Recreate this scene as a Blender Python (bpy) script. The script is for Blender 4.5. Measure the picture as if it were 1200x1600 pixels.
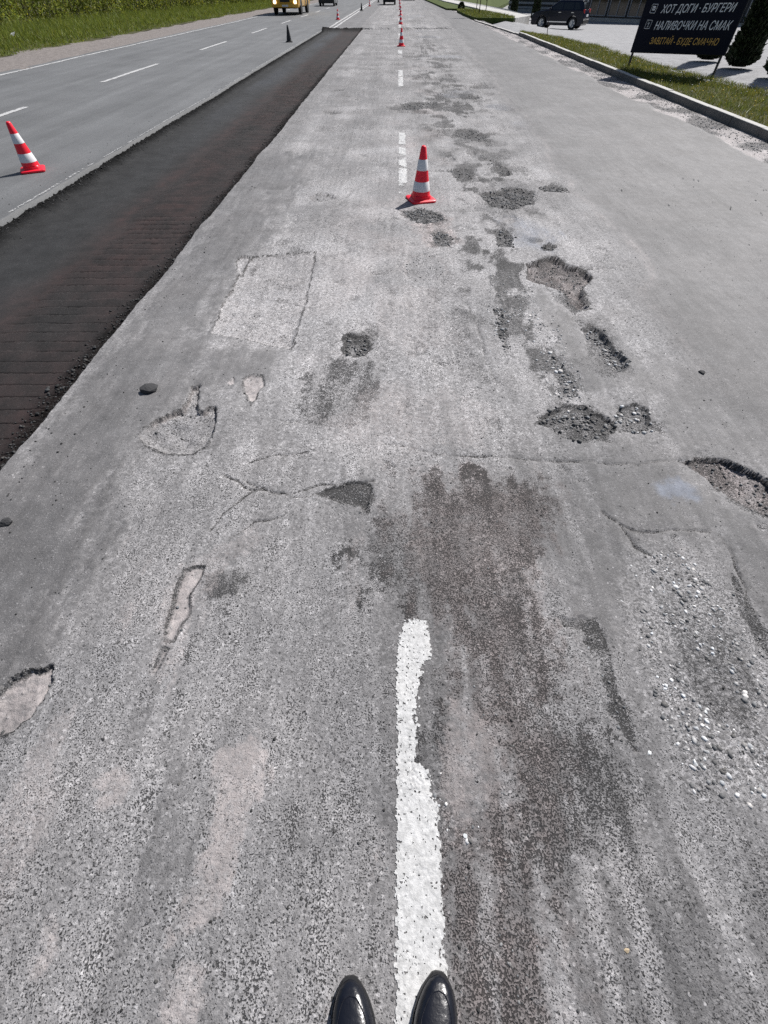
import bpy, bmesh, math, random
import numpy as np
from mathutils import Vector, Matrix

# ------------------------------------------------------------------ camera, sky, sun, exposure
scene = bpy.context.scene
for o in list(bpy.data.objects):
    bpy.data.objects.remove(o)
C = scene.collection
R = math.radians

cam_data = bpy.data.cameras.new('camera')
cam_data.sensor_fit = 'VERTICAL'
cam_data.sensor_height = 24.0
cam_data.lens = 24.0 * 642 / 1600
cam_data.clip_start = 0.02
cam_data.clip_end = 3000
cam = bpy.data.objects.new('camera', cam_data)
C.objects.link(cam)
cam.location = (0, 0, 1.6)
cam.rotation_euler = (R(90 - 52.077), 0, R(1.2614))
scene.camera = cam

SUN_ELEV, SUN_AZ = R(48), R(40)          # azimuth from +Y towards +X
world = bpy.data.worlds.new('World')
scene.world = world
world.use_nodes = True
wn = world.node_tree
wn.nodes.clear()
w_out = wn.nodes.new('ShaderNodeOutputWorld')
w_bg = wn.nodes.new('ShaderNodeBackground')
w_sky = wn.nodes.new('ShaderNodeTexSky')
w_sky.sky_type = 'NISHITA'
w_sky.sun_disc = False
w_sky.sun_elevation = SUN_ELEV
w_sky.sun_rotation = SUN_AZ
w_sky.dust_density = 1.5
w_bg.inputs['Strength'].default_value = 0.055
wn.links.new(w_sky.outputs[0], w_bg.inputs[0])
wn.links.new(w_bg.outputs[0], w_out.inputs[0])

sun_data = bpy.data.lights.new('sun', 'SUN')
sun_data.energy = 4.8
sun_data.angle = R(0.53)
sun_data.color = (1.0, 0.97, 0.94)
sun = bpy.data.objects.new('sun', sun_data)
C.objects.link(sun)
sdir = Vector((math.sin(SUN_AZ) * math.cos(SUN_ELEV), math.cos(SUN_AZ) * math.cos(SUN_ELEV), math.sin(SUN_ELEV)))
sun.rotation_euler = sdir.to_track_quat('Z', 'Y').to_euler()
sun.location = sdir * 40

scene.view_settings.view_transform = 'Standard'
scene.view_settings.look = 'None'
scene.view_settings.gamma = 1
scene.view_settings.use_curve_mapping = False
scene.view_settings.exposure = 0.25
scene.render.engine = 'CYCLES'
scene.cycles.use_denoising = False
scene.cycles.max_bounces = 4

rng = np.random.default_rng(7)
rnd = random.Random(11)

# ------------------------------------------------------------------ numpy noise
def _hash(ix, iy, seed):
    h = (ix.astype(np.int64) * 374761393 + iy.astype(np.int64) * 668265263 + seed * 1442695041) & 0xFFFFFFFF
    h = ((h ^ (h >> 13)) * 1274126177) & 0xFFFFFFFF
    return ((h ^ (h >> 16)) & 0xFFFFFF) / float(0xFFFFFF)

def vnoise(x, y, scale, seed=0):
    """value noise, -1..1; scale in metres"""
    x = x / scale; y = y / scale
    ix = np.floor(x); iy = np.floor(y)
    fx = x - ix; fy = y - iy
    fx = fx * fx * fx * (fx * (fx * 6 - 15) + 10); fy = fy * fy * fy * (fy * (fy * 6 - 15) + 10)
    a = _hash(ix, iy, seed); b = _hash(ix + 1, iy, seed); c = _hash(ix, iy + 1, seed); d = _hash(ix + 1, iy + 1, seed)
    return ((a * (1 - fx) + b * fx) * (1 - fy) + (c * (1 - fx) + d * fx) * fy) * 2 - 1

def fbm(x, y, scale, octs=3, seed=0, gain=.5):
    t = np.zeros_like(x); a = 1.0; s = 0
    for k in range(octs):
        t += a * vnoise(x + 17.3 * k, y - 9.1 * k, scale / 2 ** k, seed + k); s += a; a *= gain
    return t / s

def worley(x, y, scale, seed=0):
    """distance to the nearest jittered cell centre and the cell's random value"""
    x = x / scale; y = y / scale
    ix = np.floor(x); iy = np.floor(y)
    best = np.full(x.shape, 9.0); val = np.zeros(x.shape)
    for dx in (-1, 0, 1):
        for dy in (-1, 0, 1):
            cx = ix + dx; cy = iy + dy
            d = (cx + _hash(cx, cy, seed) - x) ** 2 + (cy + _hash(cx, cy, seed + 5) - y) ** 2
            m = d < best
            best = np.where(m, d, best); val = np.where(m, _hash(cx, cy, seed + 9), val)
    return np.sqrt(best), val

def sstep(a, b, x):
    t = np.clip((x - a) / (b - a), 0, 1)
    return t * t * (3 - 2 * t)

def poly_sd(x, y, poly):
    """signed distance to a polygon, positive inside"""
    d = np.full(x.shape, 1e9); inside = np.zeros(x.shape, bool)
    n = len(poly)
    for i in range(n):
        ax, ay = poly[i]; bx, by = poly[(i + 1) % n]
        ex, ey = bx - ax, by - ay
        t = np.clip(((x - ax) * ex + (y - ay) * ey) / (ex * ex + ey * ey + 1e-12), 0, 1)
        d = np.minimum(d, (x - ax - t * ex) ** 2 + (y - ay - t * ey) ** 2)
        cond = (ay > y) != (by > y)
        xi = ax + (y - ay) * ex / (ey if abs(ey) > 1e-12 else 1e-12)
        inside ^= cond & (x < xi)
    return np.where(inside, 1, -1) * np.sqrt(d)

def line_d(x, y, pts):
    d = np.full(x.shape, 1e9)
    for (ax, ay), (bx, by) in zip(pts, pts[1:]):
        ex, ey = bx - ax, by - ay
        t = np.clip(((x - ax) * ex + (y - ay) * ey) / (ex * ex + ey * ey + 1e-12), 0, 1)
        d = np.minimum(d, (x - ax - t * ex) ** 2 + (y - ay - t * ey) ** 2)
    return np.sqrt(d)

# ------------------------------------------------------------------ shapes of the road's damage (metres; x across, y along the road)
HOLES = [
  ('heart', 0.038, 'grey', [(-1.466,1.766),(-1.397,1.903),(-1.285,2.008),(-1.288,2.128),(-1.297,2.235),(-1.24,2.264),(-1.208,2.13),(-1.19,2.004),(-1.141,1.987),(-1.13,2.042),(-1.075,2.043),(-1.027,1.854),(-1.012,1.681),(-1.095,1.612),(-1.253,1.604),(-1.39,1.683)]),
  ('sandspot', 0.022, 'sand', [(-0.99,2.34),(-0.94,2.384),(-0.872,2.386),(-0.831,2.287),(-0.851,2.204),(-0.842,2.125),(-0.866,2.048),(-0.941,2.202)]),
  ('sandspot2', 0.008, 'sand', [(-1.089,2.295),(-1.044,2.353),(-1.01,2.283),(-1.05,2.24)]),
  ('centre', 0.028, 'dark', [(-0.37,2.874),(-0.329,2.957),(-0.274,2.912),(-0.183,2.914),(-0.161,2.74),(-0.229,2.631),(-0.349,2.669)]),
  ('patch', 0.016, 'coarse', [(-1.363,4.316),(-1.089,4.398),(-0.747,4.452),(-0.729,3.921),(-0.715,3.121),(-0.723,2.71),(-0.892,2.749),(-1.101,2.849),(-1.366,2.916),(-1.396,3.334),(-1.394,3.906)]),
  ('patchcorner', 0.02, 'coarse', [(-1.49,4.18),(-1.459,4.329),(-1.366,4.301),(-1.354,3.934),(-1.43,3.959)]),
  ('bigright', 0.045, 'red', [(1.233,4.212),(1.401,4.332),(1.549,4.395),(1.591,4.22),(1.735,4.097),(1.78,3.95),(1.639,3.745),(1.619,3.555),(1.599,3.357),(1.477,3.343),(1.441,3.484),(1.455,3.621),(1.31,3.799),(1.187,3.911)]),
  ('smallright', 0.018, 'dark', [(1.464,4.629),(1.559,4.713),(1.613,4.616),(1.54,4.518),(1.456,4.532)]),
  ('slot', 0.035, 'stone', [(1.439,3.071),(1.526,3.121),(1.588,3.037),(1.61,2.804),(1.654,2.64),(1.618,2.485),(1.496,2.505),(1.48,2.636),(1.499,2.802),(1.451,2.96)]),
  ('stonypit', 0.026, 'dark', [(0.871,1.942),(0.956,2.051),(1.085,2.135),(1.207,2.132),(1.264,2.07),(1.354,1.976),(1.332,1.895),(1.229,1.815),(1.099,1.78),(0.995,1.831),(0.952,1.898)]),
  ('stonypit2', 0.024, 'stone', [(1.35,1.999),(1.418,2.111),(1.512,2.157),(1.587,2.102),(1.567,1.957),(1.503,1.876),(1.41,1.885)]),
  ('edgepit', 0.036, 'red', [(1.609,1.637),(1.699,1.669),(1.831,1.667),(1.924,1.61),(1.99,1.513),(2.082,1.333),(2.061,1.103),(1.913,1.203),(1.815,1.307),(1.729,1.388),(1.683,1.497)]),
  ('wedge', 0.014, 'dark', [(-0.367,1.355),(-0.288,1.391),(-0.215,1.424),(-0.086,1.449),(-0.082,1.344),(-0.105,1.221),(-0.194,1.275),(-0.287,1.314)]),
  ('leftpit', 0.024, 'sand', [(-1.495,0.27),(-1.421,0.374),(-1.355,0.444),(-1.278,0.465),(-1.251,0.423),(-1.24,0.356),(-1.256,0.292),(-1.334,0.229),(-1.398,0.156)]),
  ('crumble', 0.013, 'sand', [(-0.912,0.895),(-0.863,0.923),(-0.818,0.924),(-0.825,0.834),(-0.836,0.779),(-0.816,0.698),(-0.834,0.637),(-0.843,0.573),(-0.886,0.577),(-0.903,0.641),(-0.909,0.736),(-0.911,0.807)]),
  ('crumble2', 0.006, 'sand', [(-0.889,0.557),(-0.847,0.553),(-0.859,0.46),(-0.875,0.413),(-0.902,0.459)]),
  ('oval', 0.022, 'grey', [(-1.048,6.14),(-0.937,6.269),(-0.772,6.222),(-0.729,6.098),(-0.861,5.951),(-0.997,5.995)]),
  ('r1', 0.026, 'dark', [(1.049,6.364),(1.25,6.421),(1.425,6.612),(1.597,6.562),(1.767,6.432),(1.651,5.936),(1.365,5.77),(1.121,5.832)]),
  ('r2', 0.018, 'dark', [(1.855,6.622),(2.069,6.766),(2.205,6.575),(2.206,6.39),(2.019,6.411),(1.864,6.434)]),
  ('r3', 0.018, 'dark', [(0.741,7.407),(0.946,7.477),(1.095,7.349),(1.036,6.975),(0.882,6.797),(0.788,7.091)]),
  ('r4', 0.02, 'dark', [(1.07,10.005),(1.347,10.118),(1.591,9.605),(1.507,9.127),(1.256,9.167),(1.071,9.495)]),
  ('r5', 0.02, 'dark', [(1.404,7.977),(1.518,7.906),(1.612,7.233),(1.469,7.106),(1.401,7.487)]),
  ('r6', 0.015, 'grey', [(0.744,8.112),(0.874,8.152),(0.913,7.929),(0.806,7.783),(0.739,7.889)]),
  ('r7', 0.02, 'dark', [(1.406,13.609),(1.765,13.891),(2.035,13.623),(1.814,13.267),(1.493,13.26)]),
  ('r8', 0.02, 'dark', [(0.847,13.779),(1.071,13.97),(1.167,13.604),(0.966,13.248)]),
  ('r9', 0.02, 'dark', [(1.042,5.052),(1.197,5.093),(1.248,4.842),(1.163,4.574),(1.016,4.602)]),
  ('r10', 0.012, 'grey', [(1.195,5.344),(1.304,5.406),(1.326,5.287),(1.243,5.207)]),
  ('r11', 0.009, 'dark', [(0.82,3.361),(0.877,3.362),(0.873,2.965),(0.846,2.745),(0.802,2.702),(0.799,2.918)]),
  ('r12', 0.016, 'stone', [(1.12,2.751),(1.164,2.629),(1.207,2.388),(1.204,2.297),(1.123,2.288),(1.096,2.488)]),
  ('r13', 0.012, 'stone', [(1.059,2.328),(1.19,2.29),(1.205,2.196),(1.081,2.18)]),
  ('lnear', 0.004, 'dark', [(0.78,0.686),(0.853,0.715),(0.868,0.596),(0.859,0.474),(0.873,0.322),(0.864,0.234),(0.812,0.242),(0.801,0.416),(0.791,0.544)]),
  ('lnear2', 0.006, 'dark', [(1.517,0.955),(1.535,0.923),(1.52,0.772),(1.535,0.61),(1.467,0.487),(1.447,0.608),(1.452,0.742)]),
  ('d1', 0.01, 'dark', [(0.097,5.632),(0.284,5.746),(0.531,5.534),(0.546,5.329),(0.315,5.187),(0.165,5.301)]),
  ('d2', 0.008, 'dark', [(0.359,4.928),(0.497,5.004),(0.604,4.828),(0.562,4.625),(0.434,4.622)]),
  ('d3', 0.006, 'grey', [(0.075,4.143),(0.15,4.364),(0.323,4.414),(0.478,4.326),(0.474,4.014),(0.366,3.841),(0.197,3.812),(0.096,3.861)]),
  ('d4', 0.01, 'dark', [(1.023,12.36),(1.092,12.753),(0.491,12.984),(0.143,12.573),(0.112,11.826),(0.404,11.832)]),
]
CRACKS = [
  [(-0.046,1.744),(0.106,1.716),(0.248,1.667),(0.388,1.65),(0.537,1.658),(0.67,1.651),(0.844,1.64),(1.017,1.634),(1.186,1.618),(1.357,1.612),(1.508,1.645),(1.631,1.648)],
  [(-0.753,1.435),(-0.62,1.358),(-0.505,1.356),(-0.427,1.384),(-0.364,1.416),(-0.231,1.424),(-0.086,1.454)],
  [(-0.882,1.477),(-0.717,1.378),(-0.553,1.351),(-0.451,1.328),(-0.357,1.355)],
  [(-0.848,1.112),(-0.801,1.229),(-0.704,1.365)],
  [(-0.767,1.57),(-0.637,1.628),(-0.463,1.652)],
  [(-0.749,1.085),(-0.647,1.174),(-0.529,1.211)],
  [(1.068,1.239),(1.124,1.174),(1.191,1.15),(1.38,1.169),(1.529,1.165)],
  [(1.049,1.278),(1.102,1.201),(1.138,1.083),(1.201,1.015)],
  [(1.769,3.95),(1.916,3.876),(2.113,3.88),(2.299,3.784),(2.31,3.594)],
  [(1.948,3.889),(2.054,3.791),(2.198,3.733)],
  [(1.566,1.147),(1.562,0.989),(1.52,0.772)],
  [(-1.717,6.355),(-1.425,6.31),(-1.091,6.53),(-0.793,6.429),(-0.47,6.489)],
  [(-1.655,6.253),(-1.556,6.154),(-1.28,6.16)],
  [(-0.847,7.438),(-0.77,8.853),(-0.8,11.949),(-0.859,14.512)],
  [(-1.177,8.302),(-0.9,8.551),(-0.502,8.729)],
  [(-1.192,4.619),(-0.811,5.201),(-0.477,6.598)],
  [(-0.432,13.048),(0.002,12.891),(0.431,12.901)],
  [(-0.246,21.389),(0.673,22.247),(1.788,21.638)],
  [(0.609,3.465),(0.651,3.151),(0.656,2.618),(0.7,2.32)],
]
ZONES = [
  ('coarse', 0.1, 1, [(-1.162,-0.546),(-1.649,0.062),(-1.29,0.158),(-1.225,0.276),(-1.259,0.682),(-1.305,1.102),(-1.16,1.39),(-0.953,1.485),(-0.668,1.273),(-0.573,1.118),(-0.817,1.005),(-0.801,0.585),(-0.818,0.348),(-0.684,0.153),(-0.637,-0.158),(-0.575,-0.282),(-0.575,-0.533)]),
  ('coarse', 0.05, 0.8, [(-0.818,0.348),(-0.865,0.871),(-0.573,1.118),(-0.14,1.02),(-0.016,0.71),(0.018,0.169),(0.01,-0.476),(-0.442,-0.486),(-0.615,0.067)]),
  ('coarse', 0.05, 0.6, [(1.155,1.048),(1.434,1.02),(1.512,0.635),(1.326,0.11),(1.066,-0.007),(0.968,0.226),(0.902,0.622)]),
  ('coarse', 0.04, 0.8, [(0.625,1.037),(0.843,0.973),(0.77,0.699),(0.833,0.406),(0.726,0.279),(0.595,0.492),(0.545,0.751)]),
  ('coarse', 0.1, 0.8, [(-0.63,3.67),(0.601,3.95),(0.567,2.616),(0.739,2.059),(0.699,1.431),(0.102,1.418),(-0.56,1.59),(-0.76,2.288)]),
  ('dark', 0.05, 0.55, [(1.043,2.667),(1.191,2.63),(1.221,2.332),(1.139,2.098),(0.994,2.064),(0.992,2.327)]),
  ('dark', 0.06, 0.4, [(1.031,6.771),(1.817,6.933),(2.27,6.391),(1.935,5.672),(1.294,5.346),(0.942,5.65)]),
  ('coarse', 0.06, 1, [(0.838,5.048),(1.132,4.386),(1.294,3.481),(1.326,2.334),(1.053,2.065),(0.968,2.625),(0.82,3.47)]),
  ('coarse', 0.1, 1, [(-1.539,1.568),(-1.085,1.578),(-0.756,1.686),(-0.385,1.593),(-0.43,1.406),(-0.596,1.234),(-0.928,1.074),(-1.289,1.066)]),
  ('dark', 0.05, 0.72, [(0.103,1.485),(0.446,1.539),(0.85,1.516),(0.857,1.266),(0.714,1.039),(0.586,0.903),(0.636,0.565),(0.675,0.338),(0.78,0.115),(0.693,-0.03),(0.478,-0.133),(0.433,-0.26),(0.433,-0.467),(0.192,-0.472),(0.181,-0.205),(0.275,0.006),(0.395,0.141),(0.354,0.311),(0.238,0.404),(0.188,0.172),(0.114,0.18),(0.115,0.481),(0.165,0.506),(0.239,0.582),(0.222,0.715),(0.091,0.741),(-0.103,0.872),(-0.142,1.055),(0.036,1.248)]),
  ('dark', 0.025, 0.5, [(-0.586,2.029),(-0.603,2.363),(-0.414,2.594),(-0.08,2.602),(-0.051,2.304),(-0.102,1.979),(-0.21,1.861),(-0.454,1.855)]),
  ('dark', 0.05, 0.5, [(0.57,0.093),(0.847,0.187),(0.878,0.051),(0.759,-0.058),(0.532,-0.063)]),
  ('dark', 0.03, 0.65, [(1.122,0.735),(1.292,0.826),(1.386,0.741),(1.383,0.486),(1.301,0.332),(1.166,0.329),(1.104,0.503)]),
  ('dark', 0.04, 0.3, [(-0.407,0.055),(-0.126,0.095),(-0.076,-0.047),(-0.146,-0.12),(-0.342,-0.067)]),
  ('dark', 0.04, 0.35, [(-0.079,-0.001),(0.023,0.065),(0.029,-0.476),(-0.05,-0.477)]),
  ('dark', 0.05, 0.35, [(0.57,-0.062),(1.278,0.028),(1.067,-0.453),(0.463,-0.466)]),
  ('dark', 0.04, 0.5, [(0.079,0.018),(0.18,0.052),(0.22,-0.166),(0.201,-0.375),(0.169,-0.375)]),
  ('dark', 0.02, 0.7, [(-0.796,0.81),(-0.792,0.866),(-0.73,0.899),(-0.641,0.882),(-0.641,0.813),(-0.696,0.77),(-0.771,0.762)]),
  ('smooth', 0.02, 1, [(-0.796,0.81),(-0.792,0.866),(-0.73,0.899),(-0.641,0.882),(-0.641,0.813),(-0.696,0.77),(-0.771,0.762)]),
  ('sand', 0.03, 0.5, [(0.237,0.393),(0.316,0.373),(0.403,0.195),(0.343,0.072),(0.257,0.022),(0.204,0.102),(0.19,0.209)]),
  ('sand', 0.03, 0.7, [(-0.588,0.192),(-0.449,0.253),(-0.386,0.16),(-0.416,0.007),(-0.435,-0.154),(-0.535,-0.245),(-0.57,-0.246),(-0.558,-0.115),(-0.553,0.069)]),
  ('sand', 0.02, 0.6, [(-0.944,0.112),(-0.883,0.167),(-0.812,0.097),(-0.832,0.046),(-0.907,0.053)]),
  ('sand', 0.02, 0.5, [(-0.956,-0.217),(-0.924,-0.191),(-0.877,-0.265),(-0.892,-0.335),(-0.913,-0.357)]),
  ('sand', 0.03, 0.45, [(-0.915,0.243),(-0.867,0.264),(-0.851,0.205),(-0.884,0.195)]),
  ('sand', 0.03, 0.4, [(-0.96,0.901),(-0.642,1.155),(-0.566,1.082),(-0.752,0.873),(-0.793,0.559),(-0.85,0.369),(-0.898,0.435)]),
  ('sand', 0.05, 0.35, [(-0.045,2.041),(0.366,2.313),(0.661,2.057),(0.538,1.715),(0.142,1.706)]),
  ('sand', 0.05, 0.35, [(-0.196,3.804),(0.413,3.693),(0.414,2.955),(0.121,2.606),(-0.113,2.943)]),
  ('sand', 0.03, 0.55, [(-0.584,-0.305),(-0.51,-0.269),(-0.436,-0.347),(-0.488,-0.44),(-0.55,-0.441)]),
  ('wet', 0.02, 1, [(1.383,1.455),(1.485,1.502),(1.57,1.468),(1.548,1.38),(1.46,1.361),(1.409,1.394)]),
  ('wet', 0.08, 0.6, [(1.294,5.346),(1.631,4.974),(1.409,4.547),(1.237,4.706)]),
  ('smooth', 0.1, 1, [(-1.468,3.31),(-1.216,2.577),(-1.177,2.279),(-1.466,1.833),(-1.492,1.382),(-1.319,1.065),(-1.312,0.681),(-1.332,0.473),(-1.41,0.357),(-1.719,0.149),(-2.836,0.827),(-2.077,1.46),(-2.014,3.521),(-2.153,8.202),(-1.167,8.223),(-1.3,5.601),(-1.391,4.648)]),
  ('smooth', 0.06, 1, [(1.321,3.372),(1.42,3.071),(1.436,2.635),(1.451,2.337),(1.296,2.166),(1.201,2.331),(1.152,3.065),(1.083,3.476),(1.251,3.652)]),
  ('smooth', 0.1, 0.8, [(0.798,1.149),(1.042,1.154),(1.135,0.915),(0.937,0.731),(0.857,0.729),(0.769,0.907)]),
  ('smooth', 0.08, 0.8, [(1.257,1.731),(1.602,1.541),(1.804,1.171),(1.766,0.641),(1.636,0.863),(1.555,1.092),(1.236,1.274),(0.965,1.437)]),
  ('smooth', 0.08, 0.7, [(1.547,2.638),(1.993,2.647),(2.763,1.663),(2.011,1.55),(1.666,1.688),(1.68,2.079),(1.618,2.341)]),
  ('smooth', 0.05, 0.8, [(-1.445,2.737),(-0.787,2.684),(-0.815,2.358),(-0.885,2.285),(-1.302,2.276)]),
  ('brown', 0.06, 1, [(0.17,1.487),(0.444,1.516),(0.832,1.434),(0.628,0.903),(0.62,0.492),(0.424,-0.135),(0.403,-0.467),(0.222,-0.471),(0.275,0.006),(0.4,0.177),(0.227,0.415),(0.249,0.716),(0.093,0.892),(0.036,1.132)]),
  ('brown', 0.03, 0.8, [(0.097,5.632),(0.603,5.536),(0.662,4.611),(0.344,4.604),(0.164,5.222)]),
  ('pebble', 0.04, 1, [(1.099,1.013),(1.332,1.052),(1.417,0.921),(1.437,0.687),(1.431,0.487),(1.336,0.198),(1.113,0.089),(0.994,0.137),(0.992,0.285),(0.983,0.5),(1.016,0.733)]),
  ('pebble', 0.03, 0.45, [(0.831,3.955),(1.083,4.096),(1.217,3.37),(1.28,2.632),(1.246,2.197),(1.053,2.065),(1.012,2.626),(0.875,3.156),(0.7,2.619)]),
  ('pebble', 0.015, 0.6, [(0.114,0.208),(0.19,0.209),(0.209,0.036),(0.237,0.021),(0.312,-0.008),(0.251,-0.04),(0.177,0.004)]),
]# more potholes farther along the worn lane, placed at random
FAR = []
for k in range(150):
    y = 7.5 * math.exp(rnd.random() * 2.0)
    x = rnd.choice([rnd.uniform(.45, 2.3), rnd.uniform(.45, 2.3), rnd.uniform(-1.6, .4)])
    if y < 11 and x < .5:
        continue
    r = rnd.uniform(.05, .24) * (1 + y / 40)
    FAR.append((x, y, r * rnd.uniform(.8, 1.7), r * rnd.uniform(.7, 1.4), rnd.uniform(0, 3.1), rnd.uniform(.010, .03), k))

for k in range(34):          # cracks across the far part of the lane
    y = 6.5 * math.exp(rnd.random() * 1.9); x = rnd.uniform(-1.8, 1.6); w = rnd.uniform(.4, 1.6)
    CRACKS.append([(x + w * q / 5, y + rnd.uniform(-.05, .05) * (1 + y / 12) + .08 * math.sin(q + k)) for q in range(6)])

CH = ['coarse', 'dark', 'sand', 'smooth', 'brown', 'pebble', 'wet', 'hole']

def near(x, y, poly, pad):
    px = [p[0] for p in poly]; py = [p[1] for p in poly]
    return np.nonzero((x > min(px) - pad) & (x < max(px) + pad) & (y > min(py) - pad) & (y < max(py) + pad))[0]

def road_field(x, y, sp):
    """height and material masks of the old carriageway at (x, y); sp: local mesh spacing"""
    m = {c: np.zeros_like(x) for c in CH}
    rag = .45 * fbm(x, y, .11, 3, 21) + .45 * fbm(x, y, .025, 2, 25) + .6 * fbm(x, y * .2, .05, 3, 29)   # ragged edges, drawn out along the wheel tracks
    wob = fbm(x, y, .07, 3, 41)
    streak = .6 * fbm(x, y * .13, .055, 3, 49) + .4 * fbm(x, y * .25, .16, 3, 53)
    craze = worley(x, y, .045, 45)[0] - .45
    # soft zones
    for name, soft, val, poly in ZONES:
        i = near(x, y, poly, soft * 5)
        if len(i) == 0:
            continue
        sd = poly_sd(x[i], y[i], poly)
        soft *= 2.0 if name != 'sand' else .7
        w = sstep(-soft, soft, sd + rag[i] * (soft * 1.5 if name != 'sand' else .045)) * val * (.72 + .28 * np.clip(1 + 1.5 * rag[i], 0, 1.6))
        if name in ('dark', 'brown', 'coarse'):
            w = w * np.clip(.95 + .9 * streak[i] + .4 * rag[i], .3, 1.2)
        m[name][i] = np.maximum(m[name][i], w)
    # newer asphalt of the right-hand lane and the gravelly middle strip
    wob2 = fbm(x, y, .24, 3, 43)
    seam = x + .25 * fbm(x, y, 1.1, 3, 61) + np.clip(6 - y, -60, 3) * .03
    right = sstep(2.05, 2.55, x + .25 * fbm(x, y, 1.1, 3, 61) + np.clip(6 - y, -60, 3) * .03)
    m['smooth'] = np.maximum(m['smooth'], right)
    mid = sstep(1.9, 3.2, y) * (1 - sstep(2.0, 2.6, x)) * sstep(-1.9, -1.5, x)
    m['coarse'] = np.maximum(m['coarse'], mid * sstep(-.15, .5, fbm(x, y, .9, 3, 71)) * .8 * (1 - m['smooth']))
    m['dark'] = np.maximum(m['dark'], mid * sstep(.12, .5, fbm(x, y * .6, .6, 3, 75)) * .35 * sstep(5, 8, y))
    m['brown'] = np.maximum(m['brown'], mid * sstep(.1, .6, fbm(x, y, .7, 3, 79)) * .6 * sstep(4, 7, y) * np.exp(-((x - .45) / .5) ** 2))
    m['wet'] = np.maximum(m['wet'], mid * sstep(.25, .5, fbm(x, y, 1.3, 3, 83)) * .4 * sstep(6, 9, y) * sstep(.6, 1.2, x))
    # wheel-track streaks on the near part and ravelled asphalt right of the centre line
    nr = sstep(2.4, .6, y) * (1 - m['smooth'] * .6)
    m['dark'] = np.maximum(m['dark'], nr * .42 * sstep(-.05, .75, streak + .45 * rag))
    m['coarse'] = np.maximum(m['coarse'], nr * .9 * sstep(.15, -.5, streak + .45 * rag))
    m['sand'] = np.maximum(m['sand'], nr * .45 * sstep(.25, .6, fbm(x, y * .3, .16, 4, 57)))
    rv = np.exp(-((x - 1.15 - .05 * np.sin(y)) / .75) ** 2) * sstep(1.7, 2.6, y) * sstep(45, 20, y) * (1 + .25 * sstep(7, 12, y))
    rn = fbm(x, y * .6, .26, 5, 59, .62)
    m['dark'] = np.maximum(m['dark'], rv * .95 * sstep(-.02, .34, rn)); m['coarse'] = np.maximum(m['coarse'], rv * sstep(.1, -.4, rn))
    pk = np.exp(-((x + .1) / .75) ** 2) * sstep(.9, 2.0, y) * sstep(9, 4, y)
    m['sand'] = np.maximum(m['sand'], pk * .5 * sstep(-.5, .35, fbm(x, y, .5, 4, 67)))
    m['sand'] = np.maximum(m['sand'], .5 * np.exp(-((seam - 2.32) / .07) ** 2) * sstep(1.5, 3.5, y) * (.6 + .6 * rag))
    # gutter along the kerb
    gut = sstep(5.34, 5.5, x + .24 * fbm(x, y, .8, 4, 87))
    gs = sstep(-.15, .3, fbm(x, y, .5, 4, 91))
    m['sand'] = np.maximum(m['sand'], gut * (.25 + .75 * gs)); m['dark'] = np.maximum(m['dark'], gut * (1 - gs) * .7)
    m['smooth'] *= 1 - gut; m['coarse'] = np.maximum(m['coarse'], gut * .7)
    # relief
    h = .018 * fbm(x, y, 1.7, 2, 1) + .0085 * fbm(x, y, .38, 2, 5) + .0012 * fbm(x, y, .05, 2, 9)
    h = h * (1 - right * .75) - .02 * gut + .012 * gut * fbm(x, y, .35, 4, 93)
    h += .006 * m['smooth'] * (1 - gut)                                     # thin overlay lies on top
    dep = np.zeros_like(x); fresh = np.zeros_like(x); prox = np.zeros_like(x)
    for k, (name, d, typ, poly) in enumerate(HOLES):
        i = near(x, y, poly, .30)
        if len(i) == 0:
            continue
        xi, yi = x[i], y[i]
        xs_ = [p[0] for p in poly]; ys_ = [p[1] for p in poly]; size = min(max(xs_) - min(xs_), max(ys_) - min(ys_))
        sd = poly_sd(xi, yi, poly) + (wob[i] * .07 + rag[i] * .07 + .06 * craze[i]) * min(size, .20) + wob2[i] * (.05 if name[0] == 'r' or name[0] == 'd' else .012)
        tt = np.clip((yi - min(ys_)) / (max(ys_) - min(ys_)), 0, 1)
        ew = .003 + .016 * np.clip(.25 + vnoise(xi, yi, .09, 101 + k), 0, 1) ** 1.5 + (.055 if d > .03 else .03) * (1 - sstep(.1, .55, tt))
        ew = np.maximum(ew, sp[i] * .6)
        if typ in ('dark', 'red', 'stone'):
            prox[i] = np.maximum(prox[i], np.exp(-np.clip(-sd, 0, 1) / .075))
        lip = np.exp(-(np.clip(-sd, 0, 1) / .05) ** 2) * .003 * (d > .015)
        prof = sstep(0, 1, sd / ew)
        d = d * 1.25
        dd = d * prof * (.72 + .28 * sstep(0, .12, sd)) * (1 + .25 * vnoise(xi, yi, .08, 131 + k))
        dep[i] = np.maximum(dep[i], dd)
        h[i] += -lip * (sd < 0)
        ins = sstep(-.004 - .25 * ew * 0, .006 + .9 * np.clip(ew - .01, 0, 1), sd + .3 * np.clip(ew - .01, 0, 1) * rag[i])
        m['hole'][i] = np.maximum(m['hole'][i], ins * min(1, d / .02)); fresh[i] = np.maximum(fresh[i], ins * min(1, d / .018) * {'dark': 1, 'red': .8, 'stone': .9, 'grey': .4}.get(typ, 0))
        keep = 1 - ins
        for c in ('coarse', 'dark', 'sand', 'smooth', 'brown', 'wet'):
            m[c][i] *= keep
        rim = sstep(.05, .008, sd) * ins
        mot = .68 + .5 * np.clip(fbm(xi, yi, .09, 3, 151 + k), -.8, .6)
        wall = sstep(-.006, .002, sd) * sstep(.02, .006, sd) * (d > .015)
        m['dark'][i] = np.maximum(m['dark'][i], wall * .9)          # freshly broken binder
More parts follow.
